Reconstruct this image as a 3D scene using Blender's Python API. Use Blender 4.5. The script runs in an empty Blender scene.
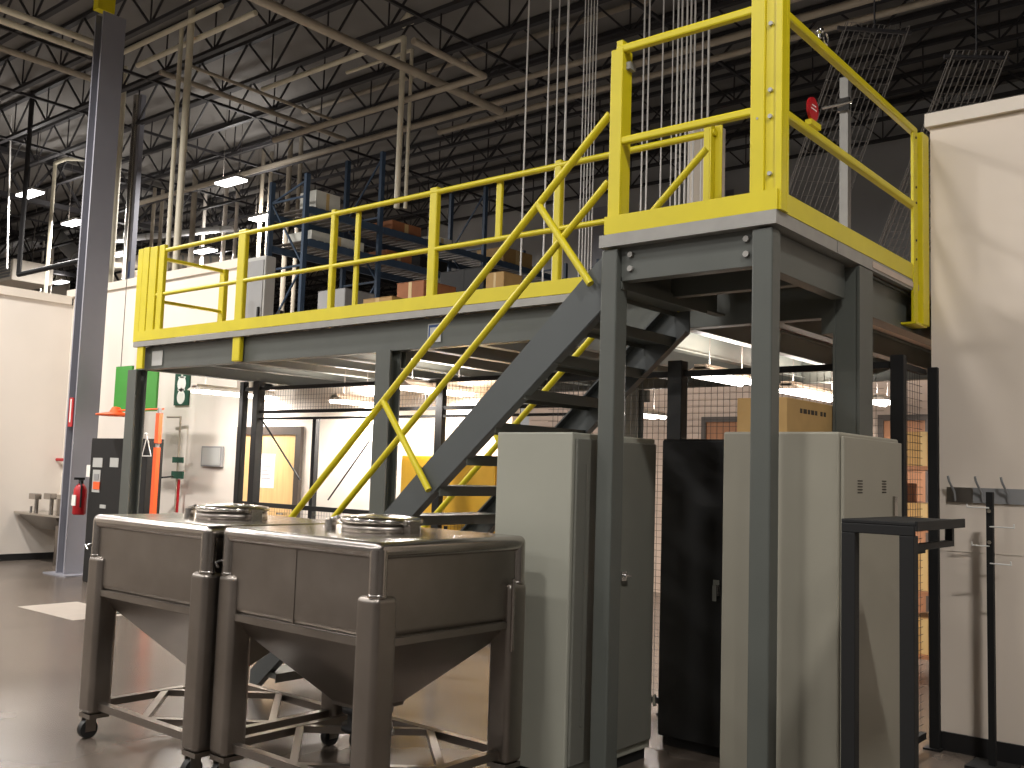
import bpy, math, random
from mathutils import Vector, Matrix
random.seed(7)
scn = bpy.context.scene
COL = scn.collection
# ------------------------------------------------------------------ camera
F = 987.0; CX, CY = 512.0, 384.0; H = 1.6
def _n(v): return Vector(v).normalized()
def _ray(p): return _n(((p[0]-CX)/F, -(p[1]-CY)/F, -1))
_ex = -_ray((-682, 433)); _ey = _ray((1332, 498))
_e1 = (_ex+_ey).normalized(); _e2 = _ey-_ex
_e2 = (_e2-_e1*_e1.dot(_e2)).normalized()
_ex = (_e1-_e2).normalized(); _ey = (_e1+_e2).normalized(); _ez = _ex.cross(_ey)
R = Matrix((_ex, _ey, _ez))            # world <- camera
CAM = Vector((0, 0, H))
def ray(px, py): return R @ Vector(((px-CX)/F, -(py-CY)/F, -1.0))
def onz(px, py, z): r = ray(px, py); return CAM+r*((z-H)/r.z)
def onx(px, py, x): r = ray(px, py); return CAM+r*(x/r.x)
def ony(px, py, y): r = ray(px, py); return CAM+r*(y/r.y)
cd = bpy.data.cameras.new('camera'); cam = bpy.data.objects.new('camera', cd); COL.objects.link(cam)
cam.matrix_world = Matrix.Translation(CAM) @ R.to_4x4()
cd.sensor_width = 36; cd.lens = F*36/1024; cd.clip_start = .05; cd.clip_end = 300
scn.camera = cam
scn.view_settings.view_transform = 'Standard'; scn.view_settings.look = 'None'
scn.view_settings.gamma = 1; scn.view_settings.use_curve_mapping = False
scn.view_settings.exposure = 0.2
# ------------------------------------------------------------------ materials
def lin(c): return tuple(((v/255)/12.92 if v/255 <= .04045 else ((v/255+.055)/1.055)**2.4) for v in c)+(1,)
MATS = {}
def mat(name, rgb, rough=.6, metal=0, noise=.08, scale=6, bump=0, bscale=40, emit=0, coat=0, stretch=None, rvar=0, alpha=1):
    m = bpy.data.materials.new(name); m.use_nodes = True; nt = m.node_tree; b = nt.nodes['Principled BSDF']
    b.inputs['Roughness'].default_value = rough; b.inputs['Metallic'].default_value = metal
    b.inputs['Coat Weight'].default_value = coat
    c = lin(rgb)
    tc = nt.nodes.new('ShaderNodeTexCoord'); mp = nt.nodes.new('ShaderNodeMapping')
    nt.links.new(tc.outputs['Object'], mp.inputs['Vector'])
    if stretch: mp.inputs['Scale'].default_value = stretch
    if noise:
        n = nt.nodes.new('ShaderNodeTexNoise'); n.inputs['Scale'].default_value = scale; n.inputs['Detail'].default_value = 4
        nt.links.new(mp.outputs[0], n.inputs['Vector'])
        r = nt.nodes.new('ShaderNodeValToRGB')
        r.color_ramp.elements[0].position = .3; r.color_ramp.elements[1].position = .7
        r.color_ramp.elements[0].color = tuple(v*(1-noise) for v in c[:3])+(1,)
        r.color_ramp.elements[1].color = tuple(min(1, v*(1+noise)) for v in c[:3])+(1,)
        nt.links.new(n.outputs['Fac'], r.inputs['Fac']); nt.links.new(r.outputs[0], b.inputs['Base Color'])
        if rvar:
            mr = nt.nodes.new('ShaderNodeMapRange'); mr.inputs['To Min'].default_value = max(.02, rough-rvar); mr.inputs['To Max'].default_value = rough+rvar
            nt.links.new(n.outputs['Fac'], mr.inputs['Value']); nt.links.new(mr.outputs[0], b.inputs['Roughness'])
    else: b.inputs['Base Color'].default_value = c
    if bump:
        n2 = nt.nodes.new('ShaderNodeTexNoise'); n2.inputs['Scale'].default_value = bscale
        nt.links.new(mp.outputs[0], n2.inputs['Vector'])
        bp = nt.nodes.new('ShaderNodeBump'); bp.inputs['Strength'].default_value = bump; bp.inputs['Distance'].default_value = .01
        nt.links.new(n2.outputs['Fac'], bp.inputs['Height']); nt.links.new(bp.outputs[0], b.inputs['Normal'])
    if emit:
        b.inputs['Emission Color'].default_value = c; b.inputs['Emission Strength'].default_value = emit
    MATS[name] = m; return m
YEL = mat('safety_yellow', (208, 192, 22), .42, noise=.05, scale=5)
STEEL = mat('grey_paint', (82, 85, 80), .48, noise=.06, scale=3)
STEELB = mat('blue_grey_paint', (78, 82, 82), .45, noise=.05, scale=3)
GALV = mat('galvanised_edge', (150, 148, 143), .5, .3, noise=.08, scale=8)
DECKU = mat('deck_underside', (190, 172, 158), .6, .0, noise=.06)
COLP = mat('column_grey', (136, 136, 144), .4, noise=.05, scale=2)
CONC = mat('concrete_floor', (96, 87, 79), .26, noise=.16, scale=1.1, rvar=.03)
WHITE = mat('white_wall', (226, 217, 206), .7, noise=.025, scale=1.2, bump=.03, bscale=30)
WHITER = mat('cream_wall', (224, 211, 196), .65, noise=.03, scale=.9)
TRIMC = mat('pale_trim', (222, 212, 198), .6, noise=.03)
DARKW = mat('dark_grey_wall', (170, 170, 170), .8, noise=.08, scale=.6)
CEIL = mat('roof_deck', (122, 119, 115), .8, noise=.12, scale=.7)
JOIST = mat('joist_dark', (44, 42, 44), .6, noise=.08)
BLACK = mat('black_paint', (6, 6, 6), .7, noise=.1)
BLACKM = mat('matt_black', (9, 9, 9), .7, noise=.1)
BASEB = mat('black_vinyl', (26, 25, 26), .5, noise=.05)
STAIN = mat('stainless', (176, 170, 164), .24, 1, noise=.08, scale=3, rvar=.07, bump=.02, bscale=4)
STAIND = mat('stainless_dull', (150, 143, 136), .36, 1, noise=.1, scale=4, rvar=.08)
STAINB = mat('stainless_polished', (200, 195, 188), .17, 1, noise=.04, scale=5)
CABL = mat('cabinet_light', (150, 150, 138), .5, noise=.04, scale=1.5)
CABG = mat('cabinet_grey', (104, 104, 96), .5, noise=.05, scale=2)
CABR = mat('cabinet_warm', (146, 142, 128), .5, noise=.05, scale=1.5)
CARD = mat('cardboard', (170, 137, 86), .8, noise=.08, scale=7)
CARD2 = mat('cardboard_red', (150, 96, 62), .8, noise=.1, scale=7)
TAPE = mat('tape', (196, 170, 120), .4, noise=.02)
INK = mat('ink', (50, 42, 34), .8, noise=0)
WOOD = mat('door_wood', (222, 184, 128), .5, noise=.1, scale=4, stretch=(6, 6, .5))
WOODB = mat('brown_wood', (150, 104, 72), .6, noise=.15, scale=4, stretch=(6, 6, .5))
DFRAME = mat('door_frame', (72, 64, 58), .5, noise=.05)
PAPER = mat('white_paper', (235, 232, 225), .7, noise=.01)
PIPE = mat('beige_pipe', (206, 198, 176), .5, noise=.06, scale=4)
PIPED = mat('dusty_pipe', (160, 150, 134), .6, noise=.1, scale=4)
DUCT = mat('duct_metal', (205, 206, 208), .4, 0, noise=.1, scale=2)
RACKB = mat('rack_blue', (58, 76, 98), .5, noise=.08)
WIREM = mat('wire_steel', (232, 230, 225), .4, 0, noise=.05)
WIRED = mat('wire_dark', (110, 104, 98), .5, .3, noise=.05)
CHROME = mat('chrome', (210, 210, 210), .12, 1, noise=.02)
BLUE = mat('blue_paint', (40, 70, 120), .4, noise=.05)
ORANGE = mat('orange', (240, 96, 40), .5, noise=.04)
RED = mat('red_paint', (176, 20, 30), .4, noise=.05)
GREEN = mat('green_panel', (62, 142, 52), .5, noise=.04)
DGREEN = mat('dark_green', (14, 70, 52), .5, noise=.04)
RUBBER = mat('rubber', (20, 20, 21), .6, noise=.06)
GREY = mat('mid_grey', (140, 140, 140), .5, noise=.06)
PLATE = mat('label_plate', (176, 176, 172), .5, noise=.03)
YCAB = mat('yellow_cabinet', (206, 160, 40), .5, noise=.06)
PATCH = mat('white_floor_paint', (172, 163, 153), .35, noise=.06, scale=6)
PLAST = mat('plastic_wrap', (205, 205, 196), .35, noise=.08)
LAMP = mat('lamp_diffuser', (255, 250, 242), .5, noise=0, emit=9)
LAMPH = mat('high_bay_diffuser', (255, 252, 250), .5, noise=0, emit=7)
CABLE = mat('dark_cable', (30, 28, 30), .6, noise=.05)
# ------------------------------------------------------------------ mesh builder
class MB:
    def __init__(s): s.v = []; s.f = []; s.sm = []
    def add(s, vs, fs, smooth=False):
        o = len(s.v); s.v += [Vector(v) for v in vs]
        for f in fs: s.f.append([i+o for i in f]); s.sm.append(smooth)
        return s
    def box(s, a, b):
        x0, y0, z0 = [min(a[i], b[i]) for i in range(3)]; x1, y1, z1 = [max(a[i], b[i]) for i in range(3)]
        return s.add([(x0,y0,z0),(x1,y0,z0),(x1,y1,z0),(x0,y1,z0),(x0,y0,z1),(x1,y0,z1),(x1,y1,z1),(x0,y1,z1)],
              [(0,3,2,1),(4,5,6,7),(0,1,5,4),(1,2,6,5),(2,3,7,6),(3,0,4,7)])
    def bar(s, a, b, w, h=None, up=(0,0,1)):
        h = h or w; a = Vector(a); b = Vector(b); d = (b-a).normalized(); u = Vector(up)
        if abs(d.dot(u)) > .98: u = Vector((0,1,0))
        r = d.cross(u).normalized(); u = r.cross(d).normalized()
        q = [(-w/2,-h/2),(w/2,-h/2),(w/2,h/2),(-w/2,h/2)]
        vs = [a+r*x+u*y for x,y in q]+[b+r*x+u*y for x,y in q]
        return s.add(vs, [(0,1,2,3),(7,6,5,4),(0,4,5,1),(1,5,6,2),(2,6,7,3),(3,7,4,0)])
    def tube(s, a, b, r, n=12, r2=None, caps=True):
        a = Vector(a); b = Vector(b); d = (b-a).normalized(); r2 = r if r2 is None else r2
        u = Vector((0,0,1)) if abs(d.z) < .9 else Vector((1,0,0))
        p = d.cross(u).normalized(); q = p.cross(d)
        vs = [a+(p*math.cos(t)+q*math.sin(t))*r for t in [2*math.pi*i/n for i in range(n)]]
        vs += [b+(p*math.cos(t)+q*math.sin(t))*r2 for t in [2*math.pi*i/n for i in range(n)]]
        s.add(vs, [(i, n+i, n+(i+1)%n, (i+1)%n) for i in range(n)], True)
        if caps: s.add(vs, [list(range(n)), list(range(2*n-1, n-1, -1))])
        return s
    def path(s, pts, r, n=8):
        for i in range(len(pts)-1): s.tube(pts[i], pts[i+1], r, n)
        for p in pts[1:-1]: s.ball(p, r*1.02, n)
        return s
    def ball(s, c, r, n=10, sz=1):
        c = Vector(c); m = max(4, n//2); vs = []; fs = []
        for j in range(m+1):
            ph = math.pi*j/m
            for i in range(n):
                t = 2*math.pi*i/n
                vs.append(c+Vector((r*math.sin(ph)*math.cos(t), r*math.sin(ph)*math.sin(t), r*math.cos(ph)*sz)))
        for j in range(m):
            for i in range(n): fs.append((j*n+i, (j+1)*n+i, (j+1)*n+(i+1)%n, j*n+(i+1)%n))
        return s.add(vs, fs, True)
    def lathe(s, c, prof, n=28):
        c = Vector(c); vs = []; fs = []
        for r, z in prof:
            for i in range(n):
                t = 2*math.pi*i/n; vs.append(c+Vector((r*math.cos(t), r*math.sin(t), z)))
        for j in range(len(prof)-1):
            for i in range(n): fs.append((j*n+i, j*n+(i+1)%n, (j+1)*n+(i+1)%n, (j+1)*n+i))
        return s.add(vs, fs, True)
    def ibeam(s, a, b, depth, flange, tf=.012, tw=.01):
        """a,b on the centre line of a horizontal beam; depth vertical"""
        a = Vector(a); b = Vector(b); z = Vector((0,0,depth/2-tf/2))
        s.bar(a, b, tw, depth-.002); s.bar(a+z, b+z, flange, tf); s.bar(a-z, b-z, flange, tf); return s
    def channel(s, a, b, depth, fl, side, tf=.012, tw=.01):
        """channel: web on the line a-b, flanges to 'side' (unit vector)"""
        a = Vector(a); b = Vector(b); sd = Vector(side); z = Vector((0,0,depth/2-tf/2))
        s.bar(a, b, tw, depth-.002); s.bar(a+z+sd*fl/2, b+z+sd*fl/2, fl, tf); s.bar(a-z+sd*fl/2, b-z+sd*fl/2, fl, tf); return s
    def vh(s, x, y, z0, z1, w, d, t=.012, axis='x'):
        """vertical I column: flanges face +-y when axis=='x'"""
        if axis == 'x':
            s.box((x-w/2,y-d/2,z0),(x+w/2,y-d/2+t,z1)); s.box((x-w/2,y+d/2-t,z0),(x+w/2,y+d/2,z1)); s.box((x-t/2,y-d/2+t,z0),(x+t/2,y+d/2-t,z1))
        else:
            s.box((x-w/2,y-d/2,z0),(x-w/2+t,y+d/2,z1)); s.box((x+w/2-t,y-d/2,z0),(x+w/2,y+d/2,z1)); s.box((x-w/2+t,y-t/2,z0),(x+w/2-t,y+t/2,z1))
        return s
    def build(s, name, m, parent=None, bevel=0, seg=2):
        me = bpy.data.meshes.new(name); org = Vector((0,0,0))
        if parent is not None: org = WORLD[parent.name]
        elif s.v:
            org = Vector(((min(v.x for v in s.v)+max(v.x for v in s.v))/2, (min(v.y for v in s.v)+max(v.y for v in s.v))/2, min(v.z for v in s.v)))
        me.from_pydata([v-org for v in s.v], [], s.f); me.update()
        me.polygons.foreach_set('use_smooth', s.sm)
        me.materials.append(m)
        o = bpy.data.objects.new(name, me); COL.objects.link(o)
        if parent is not None: o.parent = parent; WORLD[o.name] = org
        else: o.location = org; WORLD[o.name] = org
        if bevel:
            bv = o.modifiers.new('bevel', 'BEVEL'); bv.width = bevel; bv.segments = seg; bv.limit_method = 'ANGLE'; bv.angle_limit = math.radians(40)
            if seg > 2: me.polygons.foreach_set('use_smooth', [True]*len(me.polygons)); wn = o.modifiers.new('wn', 'WEIGHTED_NORMAL'); wn.keep_sharp = True
        return o
WORLD = {}
def thing(name, label, cat, loc, group=None):
    o = bpy.data.objects.new(name, None); COL.objects.link(o); o.location = loc; o.empty_display_size = .2
    WORLD[o.name] = Vector(loc); return tag(o, label, cat, group)
def tag(o, label, cat, group=None, kind=None):
    if label: o['label'] = label
    if cat: o['category'] = cat
    if group: o['group'] = group
    if kind: o['kind'] = kind
    return o
def struct(name, mb, m, label=None):
    o = mb.build(name, m); o['kind'] = 'structure'
    if label: o['label'] = label
    return o
def single(name, mb, m, label, cat, group=None, **k):
    return tag(mb.build(name, m, **k), label, cat, group)
def copy_tree(o, loc=None, parent=None, delta=None):
    c = o.copy(); COL.objects.link(c)
    if parent: c.parent = parent
    if loc is not None: c.location = loc
    for ch in list(o.children): copy_tree(ch, None, c)
    return c
# ================================================================== SETTING
ZD = 2.85                                   # deck level
ROOF = 9.3
struct('floor', MB().box((-62,-14,-.2),(14,46,0)), CONC, 'polished brown grey concrete floor')
struct('ceiling', MB().box((-62,-14,ROOF),(14,46,ROOF+.2)), CEIL, 'metal roof deck high above')
struct('wall_far', MB().box((-20,20,0),(14,20.2,ROOF)), DARKW, 'tall dark grey wall far behind the platform')
struct('wall_end', MB().box((-62,46,0),(-20,46.2,ROOF)), DARKW)
struct('wall_hall_side', MB().box((-20.2,20.2,0),(-20,46,ROOF)), DARKW)
struct('wall_hall_left', MB().box((-62.2,-14,0),(-62,46,ROOF)), DARKW)
struct('wall_hall_right', MB().box((14,-14,0),(14.2,20,ROOF)), DARKW)
struct('wall_camera_side', MB().box((-62,-14.2,0),(14,-14,ROOF)), DARKW)
# white room walls at left
LX = -15.6; WY = 7.6
struct('wall_left', MB().box((LX-.12,-6,0),(LX,WY+.12,4.05)), WHITE, 'white side wall at far left')
WS = ony(244,262,WY).x
struct('wall_back_left', MB().box((LX,WY,0),(WS,WY+.12,4.18)), WHITE, 'white wall behind the left end of the mezzanine')
struct('wall_back_middle', MB().box((WS,WY,0),(-6.3,WY+.12,2.55)), WHITE)
struct('trim_1', MB().box((LX-.16,-6,4.05),(LX+.04,WY-.04,4.18)), TRIMC)
struct('trim_2', MB().box((LX-.16,WY-.04,4.18),(WS,WY+.16,4.3)), TRIMC)
struct('baseboard_left', MB().box((LX,-6,0),(LX+.015,WY,.1)), BASEB)
struct('baseboard_back', MB().box((LX,WY-.015,0),(-10.9,WY,.1)), BASEB)
# right enclosure
RY = 6.47; RX = -1.93
RZ0 = ony(930,128,RY).z; RZ1 = ony(930,115,RY).z
struct('wall_right', MB().box((RX,RY,0),(5,RY+.12,RZ0)), WHITER, 'cream wall to the right of the landing')
struct('wall_right_return', MB().box((RX,RY+.12,0),(RX+.12,12,RZ0)), WHITER)
struct('trim_3', MB().box((RX-.025,RY-.035,RZ0),(5,RY+.15,RZ1)), TRIMC)
struct('trim_4', MB().box((RX-.004,RY-.004,1.2),(5,RY-.001,1.205)), TRIMC)
struct('baseboard_right', MB().box((RX,RY-.018,0),(5,RY,.11)), BASEB)
# back wall of storage area below the mezzanine
m = MB().box((-9.6,12,0),(RX,12.12,3.2))
for i in range(14): m.box((-9.6,11.985,1.95+i*.09),(RX,12,1.97+i*.09))
struct('wall_storage', m, DECKU)
# door in white wall
d = thing('door_1', None, None, (-10.2,WY,0)); d['kind'] = 'structure'; d['label'] = 'wooden door with a paper notice in the white wall'
dx0, dx1 = -10.86, -9.56
MB().box((dx0,WY-.05,0),(dx0+.1,WY,2.06)).box((dx1-.1,WY-.05,0),(dx1,WY,2.06)).box((dx0+.1,WY-.05,1.96),(dx1-.1,WY,2.06)).build('frame', DFRAME, d)
MB().box((dx0+.1,WY-.03,0),(dx1-.1,WY-.004,1.96)).build('door_leaf', WOOD, d)
p = MB().box((-10.34,WY-.036,1.3),(-10.06,WY-.03,1.72)).build('notice', PAPER, d); p['label'] = 'white paper notice'
mm = MB()
for i in range(6): mm.box((-10.31,WY-.0375,1.66-i*.05),(-10.31+.12+.03*(i%3),WY-.036,1.672-i*.05))
mm.build('notice_print', GREY, p)
MB().tube((-9.78,WY-.03,1.0),(-9.78,WY-.09,1.0),.012).bar((-9.78,WY-.085,1.0),(-9.9,WY-.085,1.0),.02).build('handle', CHROME, d)
def cagedoor(n, x0, x1, lab, y=11.98):
    d = thing(n, None, None, ((x0+x1)/2,y,0)); d['kind'] = 'structure'; d['label'] = lab
    MB().box((x0,y-.05,0),(x0+.07,y,2.42)).box((x1-.07,y-.05,0),(x1,y,2.42)).box((x0+.07,y-.05,2.35),(x1-.07,y,2.42)).build('frame', DFRAME, d)
    MB().box((x0+.07,y-.03,0),(x1-.07,y-.004,2.35)).build('door_leaf', WOODB, d)
    MB().bar((x1-.18,y-.08,1.0),(x1-.3,y-.08,1.0),.02).tube((x1-.18,y-.08,1),(x1-.18,y-.03,1),.012).build('handle', CHROME, d)
a = ony(703,420,11.98).x; b = ony(752,420,11.98).x
cagedoor('door_2', a, b+.7, 'brown wooden door on the back wall under the platform')
a = ony(879,420,11.98).x
cagedoor('door_3', a, a+.62, 'brown wooden door beside the storage shelving')
# floor patch
pv = [onz(x,y,0) for x,y in ((25,607),(83,602),(120,612),(82,623))]
x0 = -10.8; x1 = -9.6; y0 = 4.9; y1 = 5.55
single('floor_marking', MB().box((x0,y0,.0),(x1,y1,.003)), PATCH, 'white painted rectangle on the floor left of the steel hoppers', 'floor marking')
# ================================================================== ROOF STEEL
def joist_mesh(x0, x1, depth, step):
    m = MB(); m.bar((x0,0,0),(x1,0,0),.1,.07); m.bar((x0,0,-depth),(x1,0,-depth),.09,.06)
    n = int((x1-x0)/step)
    for i in range(n):
        a = x0+i*step; m.bar((a,0,0),(a+step/2,0,-depth),.03); m.bar((a+step/2,0,-depth),(a+step,0,0),.03)
        m.bar((a+step/2,0,-depth),(a+step/2,0,0),.02)
    return m
me0 = None
JG = 'open web roof joists'
ys = [-13.2+1.17*i for i in range(50)]
for i, y in enumerate(ys):
    if me0 is None:
        o = joist_mesh(-60, 13, .75, 1.5).build('roof_joist', JOIST); me0 = o; dz = o.location.z
        base = o.location.copy()
    else: o = me0.copy(); COL.objects.link(o)
    o.location = (base.x, y, ROOF-.06+base.z)
    tag(o, 'dark open-web steel joist spanning under the roof deck', 'joist', JG)
GG = 'roof girders'
g0 = None
for x in (-52,-43,-34,-25,6):
    if g0 is None:
        m = MB(); m.bar((0,-14,0),(0,46,0),.2,.12); m.bar((0,-14,-1.1),(0,46,-1.1),.2,.12)
        for i in range(40):
            a = -14+1.5*i; m.bar((0,a,0),(0,a+.75,-1.1),.06); m.bar((0,a+.75,-1.1),(0,a+1.5,0),.06)
        g0 = m.build('roof_girder', JOIST); o = g0; gb = o.location.copy()
    else: o = g0.copy(); COL.objects.link(o)
    o.location = (x, gb.y, ROOF-.2+gb.z)
    tag(o, 'heavy dark steel truss girder carrying the roof joists', 'girder', GG)
# bridging lines between joists
b0 = None
for x in (-46,-38,-29,-22,-19,-16.3,-10.5,-7.6,-1.5):
    if b0 is None: b0 = MB().bar((0,-13,0),(0,45,0),.05,.05).build('joist_bridging', JOIST); o = b0; bb = o.location.copy()
    else: o = b0.copy(); COL.objects.link(o)
    o.location = (x, bb.y, ROOF-.85)
    tag(o, 'thin dark bridging bar running under the roof joists', 'bracing bar', 'joist bridging bars')
# ================================================================== BUILDING COLUMNS
c = thing('building_column', 'tall grey steel building column at left with fire extinguisher', 'column', (-13.38,6.85,0))
BX = ony(75,300,6.6).x
MB().vh(BX+.12,6.77,.02,7.95,.24,.34,.03,'y').build('shaft', COLP, c)
MB().box((-13.7,6.52,0),(-13.06,7.18,.02)).build('base_plate', COLP, c)
MB().box((BX+.12,6.5,7.95),(BX+.26,6.75,8.2)).build('yellow_bracket', YEL, c)['label'] = 'yellow bracket'
s = MB().box((BX+.09,6.58,2.02),(BX+.2,6.597,2.42)).build('arrow_sign', RED, c); s['label'] = 'red arrow sign with a white centre line'
MB().box((BX+.13,6.575,2.08),(BX+.16,6.58,2.4)).build('sign_stripe', PAPER, s)
# other distant columns
def far_column(px, ytop, ybase_y, w, label, m_=COLP):
    p = ony(px, 300, ybase_y)
    c = thing('steel_column', label, 'column', (p.x, p.y, 0))
    MB().vh(p.x,p.y,.02,ROOF-1.35,w,w,.02).build('shaft', m_, c); MB().box((p.x-w*.7,p.y-w*.7,0),(p.x+w*.7,p.y+w*.7,.02)).build('base_plate', m_, c)
far_column(603, 0, 19.2, .4, 'dark steel column against the far wall behind the stair top')
far_column(720, 0, 19.2, .4, 'dark steel column against the far wall behind the landing')
far_column(232, 0, 27, .5, 'grey steel column far back behind the hanging light')
far_column(196, 0, 36, .6, 'most distant grey steel column beyond the beige pipes')
# ================================================================== MEZZANINE
MX0, MX1 = -9.85, -1.96; MY0, MY1 = 5.5, 9.4
mz = thing('mezzanine_platform', 'long grey steel mezzanine platform raised on columns', 'platform', (-6,5.5,0))
m = MB().box((MX0,MY0+.02,ZD-.035),(MX1-.0,MY1,ZD)); m.build('deck', DECKU, mz)
m = MB()
for i in range(int((MX1-MX0-.3)/.15)): m.box((MX0+.1+i*.15,MY0+.1,ZD-.055),(MX0+.17+i*.15,MY1-.1,ZD-.035))
m.build('deck_ribs', DECKU, mz)
# light galvanised edge
MB().box((MX0,MY0-.02,ZD-.055),(-3.2,MY0+.02,ZD)).build('edge_strip', GALV, mz)
MB().channel((MX0,MY0+.06,2.675),(-2.2,MY0+.06,2.675),.24,.08,(0,1,0)).build('front_beam', STEEL, mz)
MB().channel((MX0+.05,MY0+.1,2.675),(MX0+.05,MY1-.1,2.675),.24,.08,(1,0,0)).build('end_beam', STEEL, mz)
MB().channel((MX0,MY1-.06,2.675),(MX1-.1,MY1-.06,2.675),.24,.08,(0,-1,0)).build('back_beam', STEEL, mz)
MB().ibeam((MX1-.1,5.65,2.675),(MX1-.1,MY1-.1,2.675),.24,.1).build('end_beam', STEEL, mz)
n = 11
for i in range(n):
    x = MX0+.75+i*(MX1-MX0-.9)/n
    MB().ibeam((x,MY0+.1,2.70),(x,MY1-.1,2.70),.18,.09).build('joist', DECKU if 0 else STEEL, mz)
for x, y in ((-9.86,5.56),(-5.98,5.56),(-9.86,9.3),(-5.98,9.3),(-2.2,9.3)):
    if x > -9: x += .03
    cc = MB().vh(x,y,.015,2.555,.17,.13,.014,'x').build('column', STEEL, mz)
    MB().box((x-.16,y-.16,0),(x+.16,y+.16,.015)).build('base_plate', STEEL, cc)
    if x > -9 and x < -3: MB().box((x-.1,y+.1,2.42),(x+.1,y+.16,2.555)).build('bracket', STEEL, cc)
cc = MB().vh(-2.03,5.40,.015,2.785,.15,.2,.014,'y').box((-2.1,5.31,.015),(-1.96,5.32,2.785)).build('column', STEEL, mz)
MB().box((-2.17,5.25,0),(-1.94,5.55,.015)).build('base_plate', STEEL, cc)
MB().box((-2.17,5.30,2.42),(-2.105,5.45,2.56)).build('bracket', STEEL, cc)
# label plates on the beam
q = ony(157.5,358,5.55); MB().box((q.x-.1,5.545,q.z-.08),(q.x+.1,5.549,q.z+.075)).build('load_plate', PLATE, mz)['label'] = 'small grey load plate'
q = ony(434.5,333,5.55); pl = MB().box((q.x-.07,5.545,q.z-.075),(q.x+.075,5.549,q.z+.075)).build('load_plate', PLATE, mz); pl['label'] = 'pale load plate with blue border'
MB().box((q.x-.06,5.5435,q.z+.045),(q.x+.065,5.545,q.z+.065)).box((q.x-.06,5.5435,q.z-.065),(q.x-.045,5.545,q.z+.045)).build('plate_border', BLUE, pl)
# ---- landing
LX0, LX1 = -2.97, -1.985; LY0 = 4.26
ld = thing('stair_landing', 'grey steel stair landing in front carried by two tall legs', 'platform', (-2.46,4.3,0))
MB().box((LX0,LY0+.03,ZD-.05),(LX1-.01,MY0-.02,ZD)).build('deck', GALV, ld)
MB().box((LX0,LY0,ZD-.05),(LX1+.02,LY0+.03,ZD+.016)).box((LX1-.01,LY0+.03,ZD-.05),(LX1+.02,5.0,ZD+.016)).box((LX1-.01,5.01,ZD-.05),(LX1+.02,RY-.06,ZD+.016)).build('edge_strip', GALV, ld)
MB().channel((LX0+.1,LY0+.06,2.71),(LX1-.12,LY0+.06,2.71),.18,.07,(0,1,0)).build('front_beam', STEEL, ld)
MB().channel((LX1-.05,LY0+.15,2.7),(LX1-.05,5.28,2.7),.19,.07,(-1,0,0)).build('side_beam', STEEL, ld)
MB().channel((LX1-.05,5.52,2.68),(LX1-.05,RY-.06,2.68),.22,.07,(-1,0,0)).build('side_beam', STEEL, ld)
MB().channel((LX0+.04,LY0+.15,2.7),(LX0+.04,MY0,2.7),.19,.06,(1,0,0)).build('side_beam', STEEL, ld)
MB().channel((LX0+.1,4.85,2.71),(LX1-.12,4.85,2.71),.18,.06,(0,1,0)).build('cross_beam', STEEL, ld)
def leg(x0, x1, y0, y1):
    l = MB().box((x0,y0,.012),(x1,y1,ZD-.062)).build('leg', STEEL, ld, bevel=.008)
    MB().box((x0-.07,y0-.07,0),(x1+.07,y1+.07,.012)).build('base_plate', STEEL, l)
leg(-2.962,-2.862,4.275,4.385); leg(-2.095,-1.99,4.275,4.37)
m = MB()
for x, z in ((-2.80,2.755),(-2.80,2.68),(-2.14,2.755),(-2.14,2.68)): m.tube((x,LY0+.06,z),(x,LY0+.04,z),.016,8)
m.build('bolts', GALV, ld)
# ================================================================== GUARD RAILS
def post(mb_, x, y, z0, z1, w, d): return mb_.box((x-w/2,y-d/2,z0),(x+w/2,y+d/2,z1))
lg = thing('landing_guardrail', 'tall yellow guard rail boxing in the stair landing', 'guard rail', (-2.4,4.3,ZD))
ZT = 3.905; ZM = 3.375
MB().box((-2.94,4.262,ZD+.017),(-1.962,4.270,ZD+.115)).box((-1.972,4.270,ZD+.017),(-1.962,6.335,ZD+.115)).build('toe_board', YEL, lg)
MB().bar((-2.9,4.3,ZT-.02),(-2.05,4.3,ZT-.02),.042,.045).bar((-1.975,4.34,ZT-.055),(-1.975,6.3,ZT-.075),.042,.045).build('top_rail', YEL, lg, bevel=.01)
MB().bar((-2.9,4.3,ZM),(-2.05,4.3,ZM),.042,.042).bar((-1.975,4.34,ZM-.02),(-1.975,6.3,ZM-.03),.042,.042).build('mid_rail', YEL, lg, bevel=.01)
# left post: channel
MB().box((-2.93,4.275,ZD+.016),(-2.855,4.285,ZT-.02)).box((-2.865,4.285,ZD+.016),(-2.855,4.37,ZT-.02)).box((-2.93,4.285,ZD+.016),(-2.922,4.37,ZT-.02)).box((-2.91,4.295,ZT-.05),(-2.87,4.34,ZT+.035)).build('post', YEL, lg, bevel=.003)
MB().box((-2.855,4.31,ZT-.13),(-2.83,4.37,ZT-.09)).build('clip', GALV, lg)
# corner post
MB().box((-2.112,4.278,ZD),(-2.04,4.288,ZT+.12)).box((-2.112,4.288,ZD),(-2.10,4.35,ZT+.12)).box((-2.052,4.288,ZD),(-2.04,4.3,ZT+.12)) \
   .box((-2.04,4.292,ZD+.016),(-1.975,4.3,ZT+.1)).box((-1.982,4.276,ZD+.016),(-1.948,4.33,ZT+.1)).box((-1.958,4.33,ZD+.016),(-1.948,4.36,ZT+.1)).build('post', YEL, lg, bevel=.003)
for z in (ZD+.2,3.33,3.46,3.79):
    MB().tube((-2.012,4.293,z),(-2.012,4.278,z),.011,8).build('bolt', PLATE, lg)
MB().tube((-2.075,4.279,3.33),(-2.075,4.275,3.33),.006,8).build('bolt', PLATE, lg)
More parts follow.
